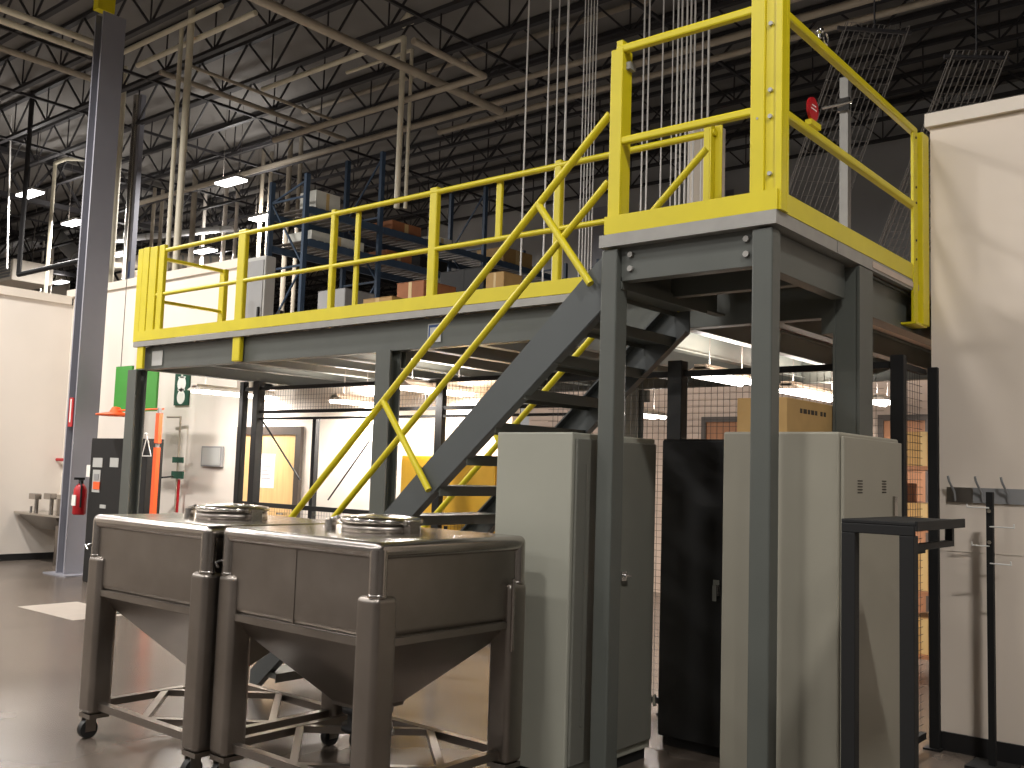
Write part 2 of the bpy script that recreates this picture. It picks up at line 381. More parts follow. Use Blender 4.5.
# end post
MB().box((-1.975,6.22,2.6),(-1.955,6.30,ZT-.07)).box((-1.985,6.33,2.6),(-1.933,6.45,ZT-.07)).box((-1.98,6.30,2.6),(-1.965,6.33,ZT-.09)).build('post', YEL, lg, bevel=.004)
for z in (3.0,3.12,3.36,3.46,3.78): MB().tube((-1.956,6.26,z),(-1.950,6.26,z),.008,8).build('bolt', INK, lg)
MB().box((-2.06,6.2,2.588),(-1.94,6.42,2.6)).build('foot_plate', YEL, lg)
# mezzanine front guard
mg = thing('mezzanine_guardrail', 'long yellow guard rail along the front edge of the mezzanine', 'guard rail', (-6,5.5,ZD))
GY = 5.515; GT = 3.82; GM = 3.345
MB().box((-9.84,GY-.034,ZD+.004),(-3.05,GY-.026,ZD+.11)).build('toe_board', YEL, mg)
MB().tube((-9.35,GY,GT-.02),(-2.96,GY,GT-.02),.023,10).build('top_rail', YEL, mg)
MB().tube((-9.5,GY,GM-.01),(-2.96,GY,GM-.01),.021,10).build('mid_rail', YEL, mg)
for px, w, z0 in ((243,.12,2.56),(333,.055,ZD),(433,.085,ZD),(557,.06,ZD)):
    x = ony(px,250,GY).x; post(MB(), x, GY+.005, z0, GT+.02, w, .05).build('post', YEL, mg, bevel=.01)
x = ony(354.5,250,GY).x; post(MB(), x, GY+.03, ZD, GT-.03, .05, .03).build('post', YEL, mg, bevel=.008)
x = ony(497,205,GY).x; post(MB(), x, GY+.03, GM, GT-.02, .055, .03).build('post', YEL, mg, bevel=.008)
# end post of mezz guard, seen through the landing
MB().box((-3.03,GY-.03,ZD),(-2.985,GY+.03,GT+.03)).box((-2.985,GY+.02,ZD),(-2.925,GY+.03,GT+.03)).box((-2.985,GY-.03,ZD),(-2.975,GY+.02,GT+.03)).build('post', YEL, mg, bevel=.004)
# end guard at the left
eg = thing('end_guardrail', 'yellow guard rail across the far left end of the mezzanine', 'guard rail', (-9.8,6,ZD))
for b_ in (((-9.78,5.49,2.56),(-9.66,5.52,3.87)),((-9.90,5.50,ZD),(-9.80,5.56,3.87)),((-9.64,5.49,ZD+.004),(-9.5,5.52,3.86)),((-9.46,5.49,ZD),(-9.36,5.53,3.86))): MB().box(*b_).build('post', YEL, eg, bevel=.004)
MB().tube((-9.8,5.56,GT-.02),(-9.8,6.5,GT-.02),.022,10).build('top_rail', YEL, eg)
MB().tube((-9.8,5.56,GM-.02),(-9.8,6.5,GM-.02),.02,10).build('mid_rail', YEL, eg)
MB().box((-9.83,5.56,ZD),(-9.82,6.54,ZD+.11)).build('toe_board', YEL, eg)
post(MB(), -9.8, 6.52, ZD, GT, .1, .06).build('post', YEL, eg, bevel=.008)
# red tag on the side rail
rt = thing('warning_tag', 'oval red warning tag clamped on the landing side rail', 'tag', (-1.985,4.62,ZM+.03))
q = onx(812,110,-1.985)
MB().box((-2.0,q.y-.05,ZM+.022),(-1.965,q.y+.07,ZM+.05)).build('clamp', YEL, rt)
m = MB(); vs = []
for k in range(24):
    t = 2*math.pi*k/24; vs.append((math.cos(t)*.06, math.sin(t)*.062))
m.add([(-1.99,q.y+a,ZM+.115+b) for a,b in vs]+[(-1.975,q.y+a,ZM+.115+b) for a,b in vs],
      [list(range(23,-1,-1)), list(range(24,48))]+[(i,(i+1)%24,24+(i+1)%24,24+i) for i in range(24)])
o = m.build('disc', RED, rt)
MB().box((-1.974,q.y-.035,ZM+.11),(-1.9735,q.y+.035,ZM+.116)).box((-1.974,q.y-.025,ZM+.13),(-1.9735,q.y+.025,ZM+.136)).build('tag_print', PAPER, o)
q = onx(820,34,-1.985)
ck = thing('metal_clip', 'small chrome clip on the landing side top rail', 'clip', (-1.985,q.y,ZT))
MB().ball((-1.985,q.y,ZT+.04),.02).tube((-1.985,q.y,ZT),(-1.985,q.y,ZT+.03),.01).build('bolt', CHROME, ck)
m = MB(); pr = None
for k in range(13):
    t = 2*math.pi*k/12; p = Vector((-1.985,q.y+.08+.03*math.cos(t),ZT+.025+.03*math.sin(t)))
    if pr: m.tube(pr,p,.006,6)
    pr = p
m.build('ring', CHROME, ck)
# ================================================================== STAIR
st = thing('staircase', 'open grey steel staircase climbing right to the landing with yellow handrails', 'staircase', (-6,4.8,0))
def zs(x): return 2.64+.9*(x+2.95)           # stringer centre height
xb = -2.95-2.55/.9; xt = -2.975
def stringer(y, side):
    m = MB(); hw = .145
    xs0, xs1 = -5.87, xt
    for (yy0, yy1, h0, h1) in ((y-.005,y+.005,-hw,hw),):
        pts = [(xs0,max(0,zs(xs0)+h0)),(xs1,zs(xs1)+h0),(xs1,zs(xs1)+h1),(xs0,zs(xs0)+h1)]
        m.add([(a,yy0,b) for a,b in pts]+[(a,yy1,b) for a,b in pts], [(0,1,2,3),(7,6,5,4),(0,4,5,1),(1,5,6,2),(2,6,7,3),(3,7,4,0)])
    for h in (-hw,hw):
        for (t0,) in ((0,),):
            a = Vector((xs0,y+side*.03,max(.01,zs(xs0)+h))); b = Vector((xs1,y+side*.03,zs(xs1)+h))
            m.bar(a,b,.06,.01)
    return m.build('stringer', STEELB, st)
stringer(4.305, 1); stringer(5.25, -1)
NT = 14
for i in range(1, NT+1):
    z = i*.19-.02; x = -2.95-(ZD-z)/.9+.13
    m = MB().box((x-.03,4.315,z-.035),(x+.2,5.24,z)).box((x-.03,4.315,z-.06),(x-.02,5.24,z-.035)).box((x+.19,4.315,z-.06),(x+.2,5.24,z-.035))
    t = m.build('tread', STEEL, st)
    MB().box((x-.032,4.33,z),(x-.005,5.23,z+.003)).build('nosing', GALV, t)
def hz(x, off): return off+.902*(x+2.92)
for y, xe0, xe1, nm in ((4.30,-5.75,-2.945,'near'),(5.25,-5.75,-2.88,'far')):
    hr = MB().tube((xe0,y,hz(xe0,3.565)),(xe1,y,hz(xe1,3.565)),.023,10).tube((xe0,y,hz(xe0,3.19)),(xe1,y,hz(xe1,3.19)),.021,10).tube((xe0,y,hz(xe0,3.565)),(xe0+.12,y,hz(xe0+.12,3.19)),.021,10).build('handrail', YEL, st)
    for xa in (-4.63,-3.42,-5.6):
        MB().tube((xa,y-.005,hz(xa,3.565)),(xa+(.46 if xa < -4 else .395),y-.03,hz(xa,3.565)-(.55 if xa < -4 else .5)),.021,10).build('brace', YEL, hr)
# ================================================================== HOPPER TANKS
def tank(x0, x1, y0, y1, label):
    zt = 1.272; t = thing('bulk_hopper', label, 'hopper', ((x0+x1)/2,(y0+y1)/2,0), None)
    i = .025
    # body
    MB().box((x0+i,y0+i,.845),(x1-i,y1-i,zt-.03)).build('body', STAIND, t, bevel=.035, seg=4)
    MB().box((x0+.005,y0+.005,zt-.08),(x1-.005,y1-.005,zt)).build('top_rim', STAIN, t, bevel=.036, seg=5)
    m = MB()
    for (a,b,c_,d_) in ((x0+.07,y0+i-.006,x1-.07,y0+i+.01),(x0+.07,y1-i-.01,x1-.07,y1-i+.006)):
        m.box((a,b,.812),(c_,d_,.845)); 
    for (a,b,c_,d_) in ((x0+i-.006,y0+.07,x0+i+.01,y1-.07),(x1-i-.01,y0+.07,x1-i+.006,y1-.07)):
        m.box((a,b,.812),(c_,d_,.845))
    m.build('seam_band', STAIND, t)
    # hopper cone
    cx, cy = (x0+x1)/2, (y0+y1)/2
    def ring(z, hx, hy): return [(cx-hx,cy-hy,z),(cx+hx,cy-hy,z),(cx+hx,cy+hy,z),(cx-hx,cy+hy,z)]
    hx, hy = (x1-x0)/2-i-.02, (y1-y0)/2-i-.02
    vs = ring(.85,hx,hy)+ring(.805,hx,hy)+ring(.42,.13,.13)+ring(.40,.13,.13)
    fs = [(0,3,2,1)]
    for k in range(3):
        o = k*4
        for j in range(4): fs.append((o+j,o+(j+1)%4,o+4+(j+1)%4,o+4+j))
    fs.append((12,13,14,15))
    MB().add(vs, fs).build('cone', STAIND, t, bevel=.015, seg=3)
    v = MB().lathe((cx,cy,0),[(0,.405),(.13,.405),(.13,.37),(.10,.365),(.10,.31),(.13,.305),(.13,.28),(0,.28)]).build('outlet_valve', RUBBER, t)
    MB().tube((cx+.08,cy-.05,.335),(cx+.26,cy-.1,.335),.012).ball((cx+.27,cy-.1,.335),.025).build('valve_handle', CHROME, v)
    # legs
    lw = .14
    for sx, xx in ((0,x0),(1,x1)):
        for sy, yy in ((0,y0),(1,y1)):
            ax = xx if sx == 0 else xx-lw; ay = yy if sy == 0 else yy-lw
            l = MB().box((ax,ay,.14),(ax+lw,ay+lw,1.035)).build('leg', STAIND, t, bevel=.03, seg=4)
            ccx = ax+lw/2+(-.012 if sx else .012); ccy = ay+lw/2+(-.012 if sy else .012)
            ccx = (x0+.045 if not sx else x1-.045); ccy = (y0+.045 if not sy else y1-.045)
            MB().tube((ccx,ccy,1.03),(ccx,ccy,zt-.035),.042,18).ball((ccx,ccy,1.035),.046,14,.5).build('corner_tube', STAIN, l)
            # caster
            k = MB().box((ax+.01,ay+.01,.115),(ax+lw-.01,ay+lw-.01,.14)).box((ax+lw/2-.028,ay+.01,.04),(ax+lw/2-.022,ay+.07,.115)).box((ax+lw/2+.022,ay+.01,.04),(ax+lw/2+.028,ay+.07,.115)).build('caster', STAIND, l)
            MB().tube((ax+lw/2-.02,ay+.035,.052),(ax+lw/2+.02,ay+.035,.052),.052,18).build('wheel', RUBBER, k)
    # lower frame, diagonals
    zf = .185; m = MB(); e = lw/2
    P_ = [Vector((x0+e,y0+e,zf)),Vector((x1-e,y0+e,zf)),Vector((x1-e,y1-e,zf)),Vector((x0+e,y1-e,zf))]
    for k in range(4): m.bar(P_[k],P_[(k+1)%4],.045,.04)
    m.build('lower_frame', STAIND, t)
    m = MB(); C_ = [(P_[k]+P_[(k+1)%4])/2 for k in range(4)]
    for k in range(4): m.bar(C_[k],C_[(k+1)%4],.04,.035)
    m.build('cross_brace', STAIND, t)
    # manway lid
    cy += .04; lc = (cx,cy,0); r = .2; zt += .012
    lid = MB().lathe(lc,[(r-.03,zt-.012),(r-.03,zt+.022),(r,zt+.024),(r,zt+.032),(r+.012,zt+.034),(r+.016,zt+.046),(r+.008,zt+.058),(r-.03,zt+.064),(r-.08,zt+.07),(0,zt+.076)],40).build('manway_lid', STAINB, t)
    MB().lathe((cx,cy,0),[(r-.02,zt-.013),(r+.004,zt-.013),(r+.004,zt+.02),(r-.02,zt+.022)],40).build('collar', STAIND, t)
    MB().box((cx+r-.01,cy-.04,zt-.013),(cx+r+.05,cy+.03,zt+.05)).tube((cx+r+.03,cy-.06,zt+.04),(cx+r+.03,cy+.05,zt+.04),.014).build('clamp', STAIN, lid)
    MB().tube((cx-r-.06,cy-.12,zt-.014),(cx-r-.06,cy-.12,zt+.035),.03,12).tube((cx-r-.06,cy-.12,zt+.035),(cx-r-.0,cy-.12,zt+.05),.012).build('vent_fitting', STAINB, t)
    # lifting hook
    MB().path([(x0-.004,y0+.03,1.1),(x0-.012,y0-.005,1.09),(x0+.02,y0-.012,1.07)],.007).build('hook', CHROME, t)
    MB().tube((x1+.0,y1-.12,1.06),(x1+.0,y1-.12,.7),.01).build('side_bar', STAIN, t)
    MB().box((cx-.006,y0+i-.003,.85),(cx+.006,y0+i+.002,zt-.08)).build('weld_seam', STAIND, t) if x0 > -5 else None
    return t
tank(-5.62,-4.42,2.93,3.97,'stainless steel hopper on casters, the left one of the pair')
tank(-4.395,-3.205,2.985,4.04,'stainless steel hopper on casters nearest the camera, right one of the pair')
# ================================================================== CABINETS
c = thing('storage_cabinet', 'tall pale grey steel cabinet under the stairs next to the right hopper', 'cabinet', (-3.3,4.6,0))
x0,x1,y0,y1,zt = -3.565,-3.03,4.18,5.0,1.815
MB().box((x0,y0,.06),(x1-.02,y1,zt)).build('body', CABL, c, bevel=.006)
MB().box((x0+.02,y0+.02,0),(x1-.04,y1-.02,.06)).build('plinth', BLACKM, c)
dr = MB().box((x1-.018,y0+.02,.11),(x1,y1-.015,zt-.03)).build('door', CABG, c, bevel=.006)
MB().box((x1,y0+.1,.3),(x1+.004,y0+.12,1.65)).build('door_rib', CABG, dr)
MB().box((x1,4.63,1.02),(x1+.012,4.68,1.07)).tube((x1+.01,4.655,1.05),(x1+.035,4.655,1.05),.008).bar((x1+.035,4.62,1.05),(x1+.035,4.68,1.05),.012).build('handle', CHROME, dr)
c = thing('storage_cabinet', 'tall black steel cabinet between the two grey cabinets', 'cabinet', (-2.93,5.45,0))
x0,x1,y0,y1,zt = -3.165,-2.71,5.27,5.75,1.83
MB().box((x0,y0+.02,.05),(x1,y1,zt)).build('body', BLACKM, c, bevel=.005)
MB().box((x0+.02,y0+.04,0),(x1-.02,y1-.02,.05)).build('plinth', BLACKM, c)
dr = MB().box((x0+.004,y0,.06),(x1-.004,y0+.018,zt-.01)).build('door', BLACKM, c, bevel=.004)
q = ony(717,592,y0)
MB().box((q.x-.02,y0-.012,q.z-.02),(q.x+.02,y0,q.z+.07)).box((q.x-.012,y0-.035,q.z-.05),(q.x+.014,y0-.02,q.z+.04)).tube((q.x,y0-.03,q.z+.02),(q.x,y0,q.z+.02),.008).build('handle', CHROME, dr)
q = ony(656,701,y0)
MB().box((q.x-.015,y0-.01,q.z-.03),(q.x+.0,y0,q.z+.04)).build('hinge', CHROME, dr)
c = thing('storage_cabinet', 'tall light grey steel cabinet behind the landing leg, carrying a cardboard box', 'cabinet', (-2.05,4.8,0))
x0,x1,y0,y1,zt = -2.365,-1.748,4.53,5.36,1.835
MB().box((x0,y0,.05),(x1-.02,y1,zt)).build('body', CABR, c, bevel=.012, seg=3)
MB().box((x0+.02,y0+.02,0),(x1-.04,y1-.02,.05)).build('plinth', BLACKM, c)
dr = MB().box((x1-.018,y0+.012,.08),(x1,y1-.012,zt-.02)).build('door', CABR, c, bevel=.005)
for px in (860,884):
    q = onx(px,487,x1)
    m = MB()
    for k in range(5): m.box((x1,q.y-.03,q.z-.03+k*.014),(x1+.002,q.y+.03,q.z-.024+k*.014))
    m.build('vent_slot', INK, dr)
q = onx(894,506,x1); MB().box((x1,q.y-.02,q.z-.05),(x1+.012,q.y+.02,q.z+.05)).build('handle', STAIN, dr)
# cardboard box on top
b = thing('cardboard_box', 'brown cardboard box lying on top of the light grey cabinet', 'box', (-2.05,4.95,1.835))
by0 = 4.72; bx0,bx1,bz = ony(737,410,by0).x,ony(787,410,by0).x,1.835; by1 = onx(844,410,bx1).y
bh = ony(787,397,by0).z-bz
MB().box((bx0,by0,bz+.001),(bx1,by1,bz+bh)).build('carton', CARD, b, bevel=.004)
MB().box((bx0+.1,by0-.001,bz+bh*.55),(bx0+.15,by0,bz+bh)).box((bx0+.1,by0,bz+bh),(bx0+.15,by1,bz+bh+.001)).build('tape', TAPE, b)
m = MB(); yy = onx(800,413,bx1).y
for w in (.03,.045,.03,.04,.03): m.box((bx1,yy,bz+bh*.62),(bx1+.001,yy+w,bz+bh*.75)); yy += w+.012
yy += .03
for w in (.03,.03): m.box((bx1,yy,bz+bh*.62),(bx1+.001,yy+w,bz+bh*.75)); yy += w+.015
m.build('printed_mark', INK, b)
# ================================================================== BLACK STAND
s = thing('metal_stand', 'tall black metal stand with a flat top in front of the light grey cabinet', 'stand', (-1.38,4.2,0))
X0,X1,Y0,Y1,Z = -1.52,-1.235,3.92,4.56,1.452
MB().box((X0,Y0,Z-.012),(X1+.01,Y1,Z+.003)).box((X0,Y0,Z-.05),(X1,Y0+.012,Z-.012)).box((X1,Y0,Z-.03),(X1+.012,Y1,Z+.008)).build('top', BLACK, s, bevel=.003)
for x in (X0+.028,X1-.03):
    MB().box((x-.028,Y0+.0,.03),(x+.028,Y0+.05,Z-.05)).build('leg', BLACK, s, bevel=.003)
    MB().box((x-.025,Y0-.1,0),(x+.025,Y1,.03)).build('foot', BLACK, s)
MB().box((X1-.05,Y0+.05,Z-.11),(X1-.02,Y1-.05,Z-.085)).box((X1-.05,Y1-.08,Z-.085),(X1-.02,Y1-.05,Z-.012)).build('side_rail', BLACK, s)
MB().box((X0+.056,Y0+.02,.3),(X1-.056,Y0+.05,.33)).build('lower_rail', BLACK, s)
# ================================================================== COAT POLE, HOOK RAIL
p = thing('hook_pole', 'thin black floor pole with wire hooks against the cream wall', 'pole', (-1.54,6.25,0))
MB().bar((-1.54,6.25,.02),(-1.54,6.25,1.57),.036).build('pole', BLACK, p)
MB().box((-1.66,6.13,0),(-1.42,6.37,.02)).build('base', BLACK, p)
for (px,py,px2) in ((968,507,988),(995,527,1015),(973,545,988),(995,564,1012)):
    a = ony(px,py,6.24); b2 = ony(px2,py+1,6.24); e = a if abs(a.x+1.54) > abs(b2.x+1.54) else b2
    MB().path([(-1.54,6.235,e.z),(e.x,6.22,e.z),(e.x+(.0),6.215,e.z+.02)],.0045,6).build('wire_hook', WIREM, p)
for z in (1.46,1.28): MB().tube((-1.54,6.232,z),(-1.54,6.222,z),.012,8).build('screw', CHROME, p)
h = thing('coat_hook_rail', 'grey metal rail with bent coat hooks mounted on the cream wall', 'hook rail', (-1.4,RY,1.5))
a = ony(947,488,RY-.01); b2 = ony(1024,490,RY-.01)
MB().box((a.x,RY-.012,1.5),(a.x+1.2,RY,1.592)).build('rail', GREY, h)
MB().box((a.x,RY-.014,1.5),(a.x+.15,RY-.012,1.592)).build('end_plate', STAIND, h)
for px in (955,982,1008,1040,1072):
    q = ony(px,500,RY-.02)
    MB().path([(q.x+.0,RY-.015,1.51),(q.x,RY-.03,1.56),(q.x-.02,RY-.07,1.63),(q.x-.025,RY-.075,1.66)],.007,6).build('hook', GREY, h)
# ================================================================== CAGE (right, under platform)
def grid(m, p0, p1, z0, z1, s=.045, r=.0012):
    p0 = Vector(p0); p1 = Vector(p1); L = (p1-p0).length; n = int(L/s)
    for i in range(1,n): a = p0.lerp(p1,i/n); m.bar((a.x,a.y,z0),(a.x,a.y,z1),r*2)
    k = int((z1-z0)/s)
    for i in range(1,k): z = z0+i*s; m.bar((p0.x,p0.y,z),(p1.x,p1.y,z),r*2)
    return m
cg = thing('wire_mesh_cage', 'black framed wire mesh cage behind the cabinets under the platform', 'cage', (-2.7,5.95,0))
CYY = 5.98
for x, y in ((-3.47,CYY),(-1.97,CYY),(-1.905,6.43)):
    w = .08 if x > -2.01 and y == CYY else (.11 if y == CYY else .06)
    zt = 2.4 if x < -2.1 else (2.365 if y == CYY else 2.335)
    c_ = MB().box((x-w/2,y-w/2,.012),(x+w/2,y+w/2-.02,zt)).build('post', BLACK, cg, bevel=.004)
    MB().box((x-w/2-.03,y-w/2-.02,0),(x+w/2+.01,y+w/2,.012)).build('base_plate', BLACK, c_)
MB().box((-4.6,CYY-.02,2.29),(-1.96,CYY+.02,2.33)).box((-1.985,CYY,2.29),(-1.95,6.44,2.325)).build('top_bar', BLACK, cg)
MB().box((-4.6,CYY-.02,.06),(-2.02,CYY+.01,.1)).box((-1.985,CYY+.05,.06),(-1.95,6.4,.1)).build('bottom_bar', BLACK, cg)
grid(MB(),(-3.4,CYY,0),(-2.06,CYY,0),.1,2.29).build('mesh_panel', CABLE, cg)
grid(MB(),(-4.6,CYY,0),(-3.53,CYY,0),.1,2.29).build('mesh_panel', CABLE, cg)
grid(MB(),(-1.967,CYY+.05,0),(-1.967,6.4,0),.1,2.29).build('mesh_panel', CABLE, cg)
MB().box((-1.985,CYY+.05,1.18),(-1.95,6.4,1.22)).build('mid_bar', BLACK, cg)
# shelving seen through the side mesh
sh = thing('storage_shelf', 'wooden shelf rack behind the mesh beside the cream wall', 'shelf', (-2.6,8.6,0))
for x in (-3.15,-2.1):
    for y in (8.3,8.9): MB().box((x-.03,y-.03,0),(x+.03,y+.03,1.95)).build('upright', WOODB, sh)
SHZ = (.25,.75,1.25,1.75)
for z in SHZ: MB().box((-3.18,8.27,z-.03),(-2.07,8.93,z)).build('board', WOODB, sh)
k = 0
for zi, z in enumerate(SHZ):
    for j in range(3):
        x = -3.05+j*.36; hh = .2+.08*((j+zi)%3)
        bb = thing('carton', ['red brown','tan','pale'][j]+' carton on the '+['bottom','second','third','top'][zi]+' shelf of the wooden rack', 'box', (x+.15,8.45,z), 'cartons on the wooden rack')
        MB().box((x,8.32,z+.001),(x+.3,8.8,z+hh)).build('body', [CARD2,CARD,PLAST][j], bb, bevel=.004)
        MB().box((x+.12,8.319,z+.002),(x+.17,8.3195,z+hh)).build('tape', TAPE, bb)
# ================================================================== CAGE (left)
cl = thing('wire_mesh_cage', 'black framed mesh enclosure in front of the wooden door at left', 'cage', (-8.5,6.9,0))
QY = 6.9
xa, xb_ = ony(242,430,QY).x, ony(257,430,QY).x
zc = ony(250,382,QY).z
for x, w in ((xa,.075),(xb_,.1)): MB().box((x-w/2,QY-w/2,.0),(x+w/2,QY+w/2,zc)).build('post', BLACK, cl, bevel=.004)
xr = ony(333,430,QY).x
for px in (316,):
    x = ony(px,430,QY+.3).x; MB().box((x-.03,QY+.27,0),(x+.03,QY+.33,ony(316,417,QY+.3).z)).build('post', BLACK, cl)
zz1 = ony(300,411,QY).z; zz2 = ony(300,418,QY).z; zt1 = ony(300,387,QY).z
xe = -4.9
MB().box((xb_,QY-.02,zz1-.02),(xe,QY+.02,zz1+.015)).box((xb_,QY-.02,zz2-.015),(xe,QY+.02,zz2+.01)).build('mid_bar', BLACK, cl)
MB().box((xa,QY-.02,zt1-.02),(xe,QY+.02,zt1+.02)).build('top_bar', BLACK, cl)
MB().box((xa,QY-.03,1.11),(xe,QY+.0,1.16)).box((xa,QY-.02,.08),(xe,QY+.02,.12)).build('lower_bar', BLACK, cl)
grid(MB(),(xb_,QY,0),(xe,QY,0),zz1,zt1,.045,.0012).build('mesh_panel', CABLE, cl)
grid(MB(),(xb_,QY,0),(xe,QY,0),.12,1.11,.045,.0012).build('mesh_panel', CABLE, cl)
for px in (550,): 
    x = ony(px-110,430,QY).x; MB().box((x-.045,QY-.03,0),(x+.045,QY+.03,zt1)).build('post', BLACK, cl)
MB().bar(ony(262,420,QY-.05),ony(300,480,QY-.05),.014).build('brace_rod', BLACK, cl); MB().bar(ony(328,500,QY-.05),ony(370,440,QY-.05),.012).build('brace_rod', BLACK, cl)
# yellow cabinet behind the stair
c = thing('safety_cabinet', 'yellow safety cabinet behind the staircase near the white wall', 'cabinet', (-6.8,7.3,0))
xa_, xb2 = ony(401,480,7.1).x, ony(497,480,7.1).x
MB().box((xa_,7.1,.06),(xb2,7.5,ony(430,456,7.1).z)).build('body', YCAB, c, bevel=.008)
xm = (xa_+xb2)/2
for a_, b_ in ((xa_+.02,xm-.004),(xm+.004,xb2-.02)):
    dd = MB().box((a_,7.08,.1),(b_,7.1,ony(430,456,7.1).z-.04)).build('door', YCAB, c)
MB().box((xm+.02,7.06,.85),(xm+.05,7.08,1.05)).build('handle', BLACK, dd)
MB().box((xa_+.02,7.12,0),(xb2-.02,7.48,.06)).build('plinth', BLACK, c)
# ================================================================== LEFT WALL EQUIPMENT
c = thing('control_cabinet', 'black equipment cabinet behind the left mezzanine column', 'cabinet', (-12,6.6,0))
KY = 6.5; ka, kb = ony(92,437,KY).x, ony(148,440,KY).x
MB().box((ka,KY,0),(kb,KY+.22,1.86)).build('body', BLACKM, c, bevel=.01)
def onface(px0,py0,px1,py1,y,name,m_,par,lab=None,th=.006):
    a = ony(px0,py1,y); b = ony(px1,py0,y)
    o = MB().box((a.x,y-th,a.z),(b.x,y,b.z)).build(name, m_, par)
    if lab: o['label'] = lab
    return o
onface(93,458,103,467,KY,'label_plate',PLATE,c,'white label plate'); onface(110,458,119,467,KY,'label_plate',PLATE,c,'white label plate')
u = onface(92,470,101,492,KY,'control_unit',PLATE,c,'grey control unit with orange display')
onface(93,482,100,489,KY-.006,'display',ORANGE,u); onface(94,474,99,480,KY-.006,'keypad',GREY,u)
onface(100,505,106,508,KY,'label_plate',PLATE,c)
q = ony(146,445,KY-.02)
tr = MB(); P1 = ony(147,436,KY-.02); P2 = ony(142,456,KY-.02); P3 = ony(151,456,KY-.02)
tr.path([P1,P2,P3,P1],.006,6).ball(ony(146,434,KY-.02),.02); o = tag(tr.build('wire_hanger', WIREM), 'bent wire triangle hanging on the black cabinet', 'hanger')
# orange strip post
qa = ony(158,413,6.35)
o = thing('orange_post', 'narrow orange warning post right of the black cabinet', 'post', (qa.x,6.38,0))
MB().box((qa.x-.05,6.35,.02),(qa.x+.02,6.40,1.75)).box((qa.x-.045,6.35,1.8),(qa.x+.03,6.4,qa.z-.0)).build('shaft', ORANGE, o)
MB().box((qa.x-.13,6.3,0),(qa.x+.1,6.48,.02)).build('base', ORANGE, o)
MB().box((qa.x-.03,6.36,1.75),(qa.x+.01,6.39,qa.z+.06)).build('pole_core', GREY, o)
# orange beacon lamp
q = ony(118,412,6.45)
o = thing('orange_lamp', 'orange dish lamp on an arm left of the green panels', 'lamp', (q.x,6.45,q.z))
MB().lathe((q.x-.05,6.45,q.z-.03),[(0,.1),(.05,.09),(.08,.03),(.24,.0),(.24,-.02),(0,-.02)],24).build('shade', ORANGE, o)
MB().tube((q.x,6.45,q.z+.02),(qa.x,6.42,q.z+.02),.012).build('arm', ORANGE, o)
# green hanging panels
q1 = ony(116,369,6.9); q2 = ony(155,411,6.9)
o = thing('green_panel', 'bright green hanging panels behind the left mezzanine column', 'panel', (q1.x,6.9,q2.z))
MB().box((q1.x,6.9,q2.z),(ony(132,369,6.9).x,6.93,q1.z+.03)).build('board', GREEN, o)
MB().box((ony(136,369,6.9).x,6.9,q2.z-.0),(q2.x,6.93,q1.z+.03)).build('board', GREEN, o)
m = MB()
for x_ in (q1.x+.1,q2.x-.1): m.tube((x_,6.915,q1.z+.03),(x_,6.915,4.3),.006,6)
m.build('hanger_rod', WIRED, o)
# vertical green sign
q1 = ony(176,369,WY-.02); q2 = ony(188,405,WY-.02)
o = thing('safety_sign', 'dark green vertical safety sign with white symbols on the white wall', 'sign', (q1.x,WY-.12,q2.z))
bd = MB().box((q1.x,WY-.025,q2.z),(q2.x,WY-.002,q1.z)).build('board', DGREEN, o)
m = MB(); xc = (q1.x+q2.x)/2; w_ = (q2.x-q1.x); hh = q1.z-q2.z; yy = WY-.026
m.box((xc-w_*.25,yy-.002,q1.z-hh*.1),(xc+w_*.25,yy,q1.z-hh*.04)); m.box((xc-w_*.06,yy-.002,q1.z-hh*.22),(xc+w_*.06,yy,q1.z-hh*.1))
m.box((xc-w_*.25,yy-.002,q1.z-hh*.26),(xc+w_*.25,yy,q1.z-hh*.22))
for zc_, rr in ((q1.z-hh*.42,.3),(q1.z-hh*.78,.28)):
    n_ = 16; r_ = w_*rr
    m.add([(xc+r_*math.cos(2*math.pi*i/n_),yy-.002,zc_+r_*math.sin(2*math.pi*i/n_)) for i in range(n_)], [list(range(n_))])
m.box((xc-w_*.05,yy-.002,q1.z-hh*.64),(xc+w_*.05,yy,q1.z-hh*.52)); m.box((xc-w_*.25,yy-.002,q1.z-hh*.60),(xc+w_*.25,yy,q1.z-hh*.56))
m.build('symbols', PAPER, bd)
# emergency shower piping with green tags
o = thing('emergency_shower', 'thin wall pipe with two green tags below the green safety sign', 'shower', (-12.1,WY-.1,0))
x_ = ony(178,460,WY-.1).x
MB().path([(x_,WY-.1,.9),(x_,WY-.1,ony(178,417,WY-.1).z),(x_-.3,WY-.12,ony(178,417,WY-.1).z)],.014).build('pipe', PIPED, o)
a=ony(173,457,WY-.13); b=ony(183,463,WY-.13); MB().box((a.x,WY-.14,b.z),(b.x,WY-.12,a.z)).build('tag', DGREEN, o)
a=ony(172,471,WY-.13); b=ony(183,479,WY-.13); MB().box((a.x,WY-.14,b.z),(b.x,WY-.12,a.z)).build('tag', DGREEN, o)
MB().path([(x_,WY-.12,b.z+.03),(x_-.25,WY-.25,b.z),(x_-.42,WY-.3,b.z-.03)],.014).build('spout', CHROME, o)
MB().tube((x_+.02,WY-.08,.9),(x_+.02,WY-.08,1.35),.018).build('drain_pipe', RED, o)
# electrical panel box
q1 = ony(201,446,WY-.05); q2 = ony(220,467,WY-.05)
o = thing('electrical_box', 'small grey electrical box on the white wall left of the door', 'box', (q1.x,WY-.05,q2.z))
bd = MB().box((q1.x,WY-.04,q2.z),(q2.x,WY-.001,q1.z)).build('body', GREY, o, bevel=.004)
MB().box((q1.x+.03,WY-.046,q2.z+.02),(q2.x-.03,WY-.04,q1.z-.02)).build('door', PLATE, bd)
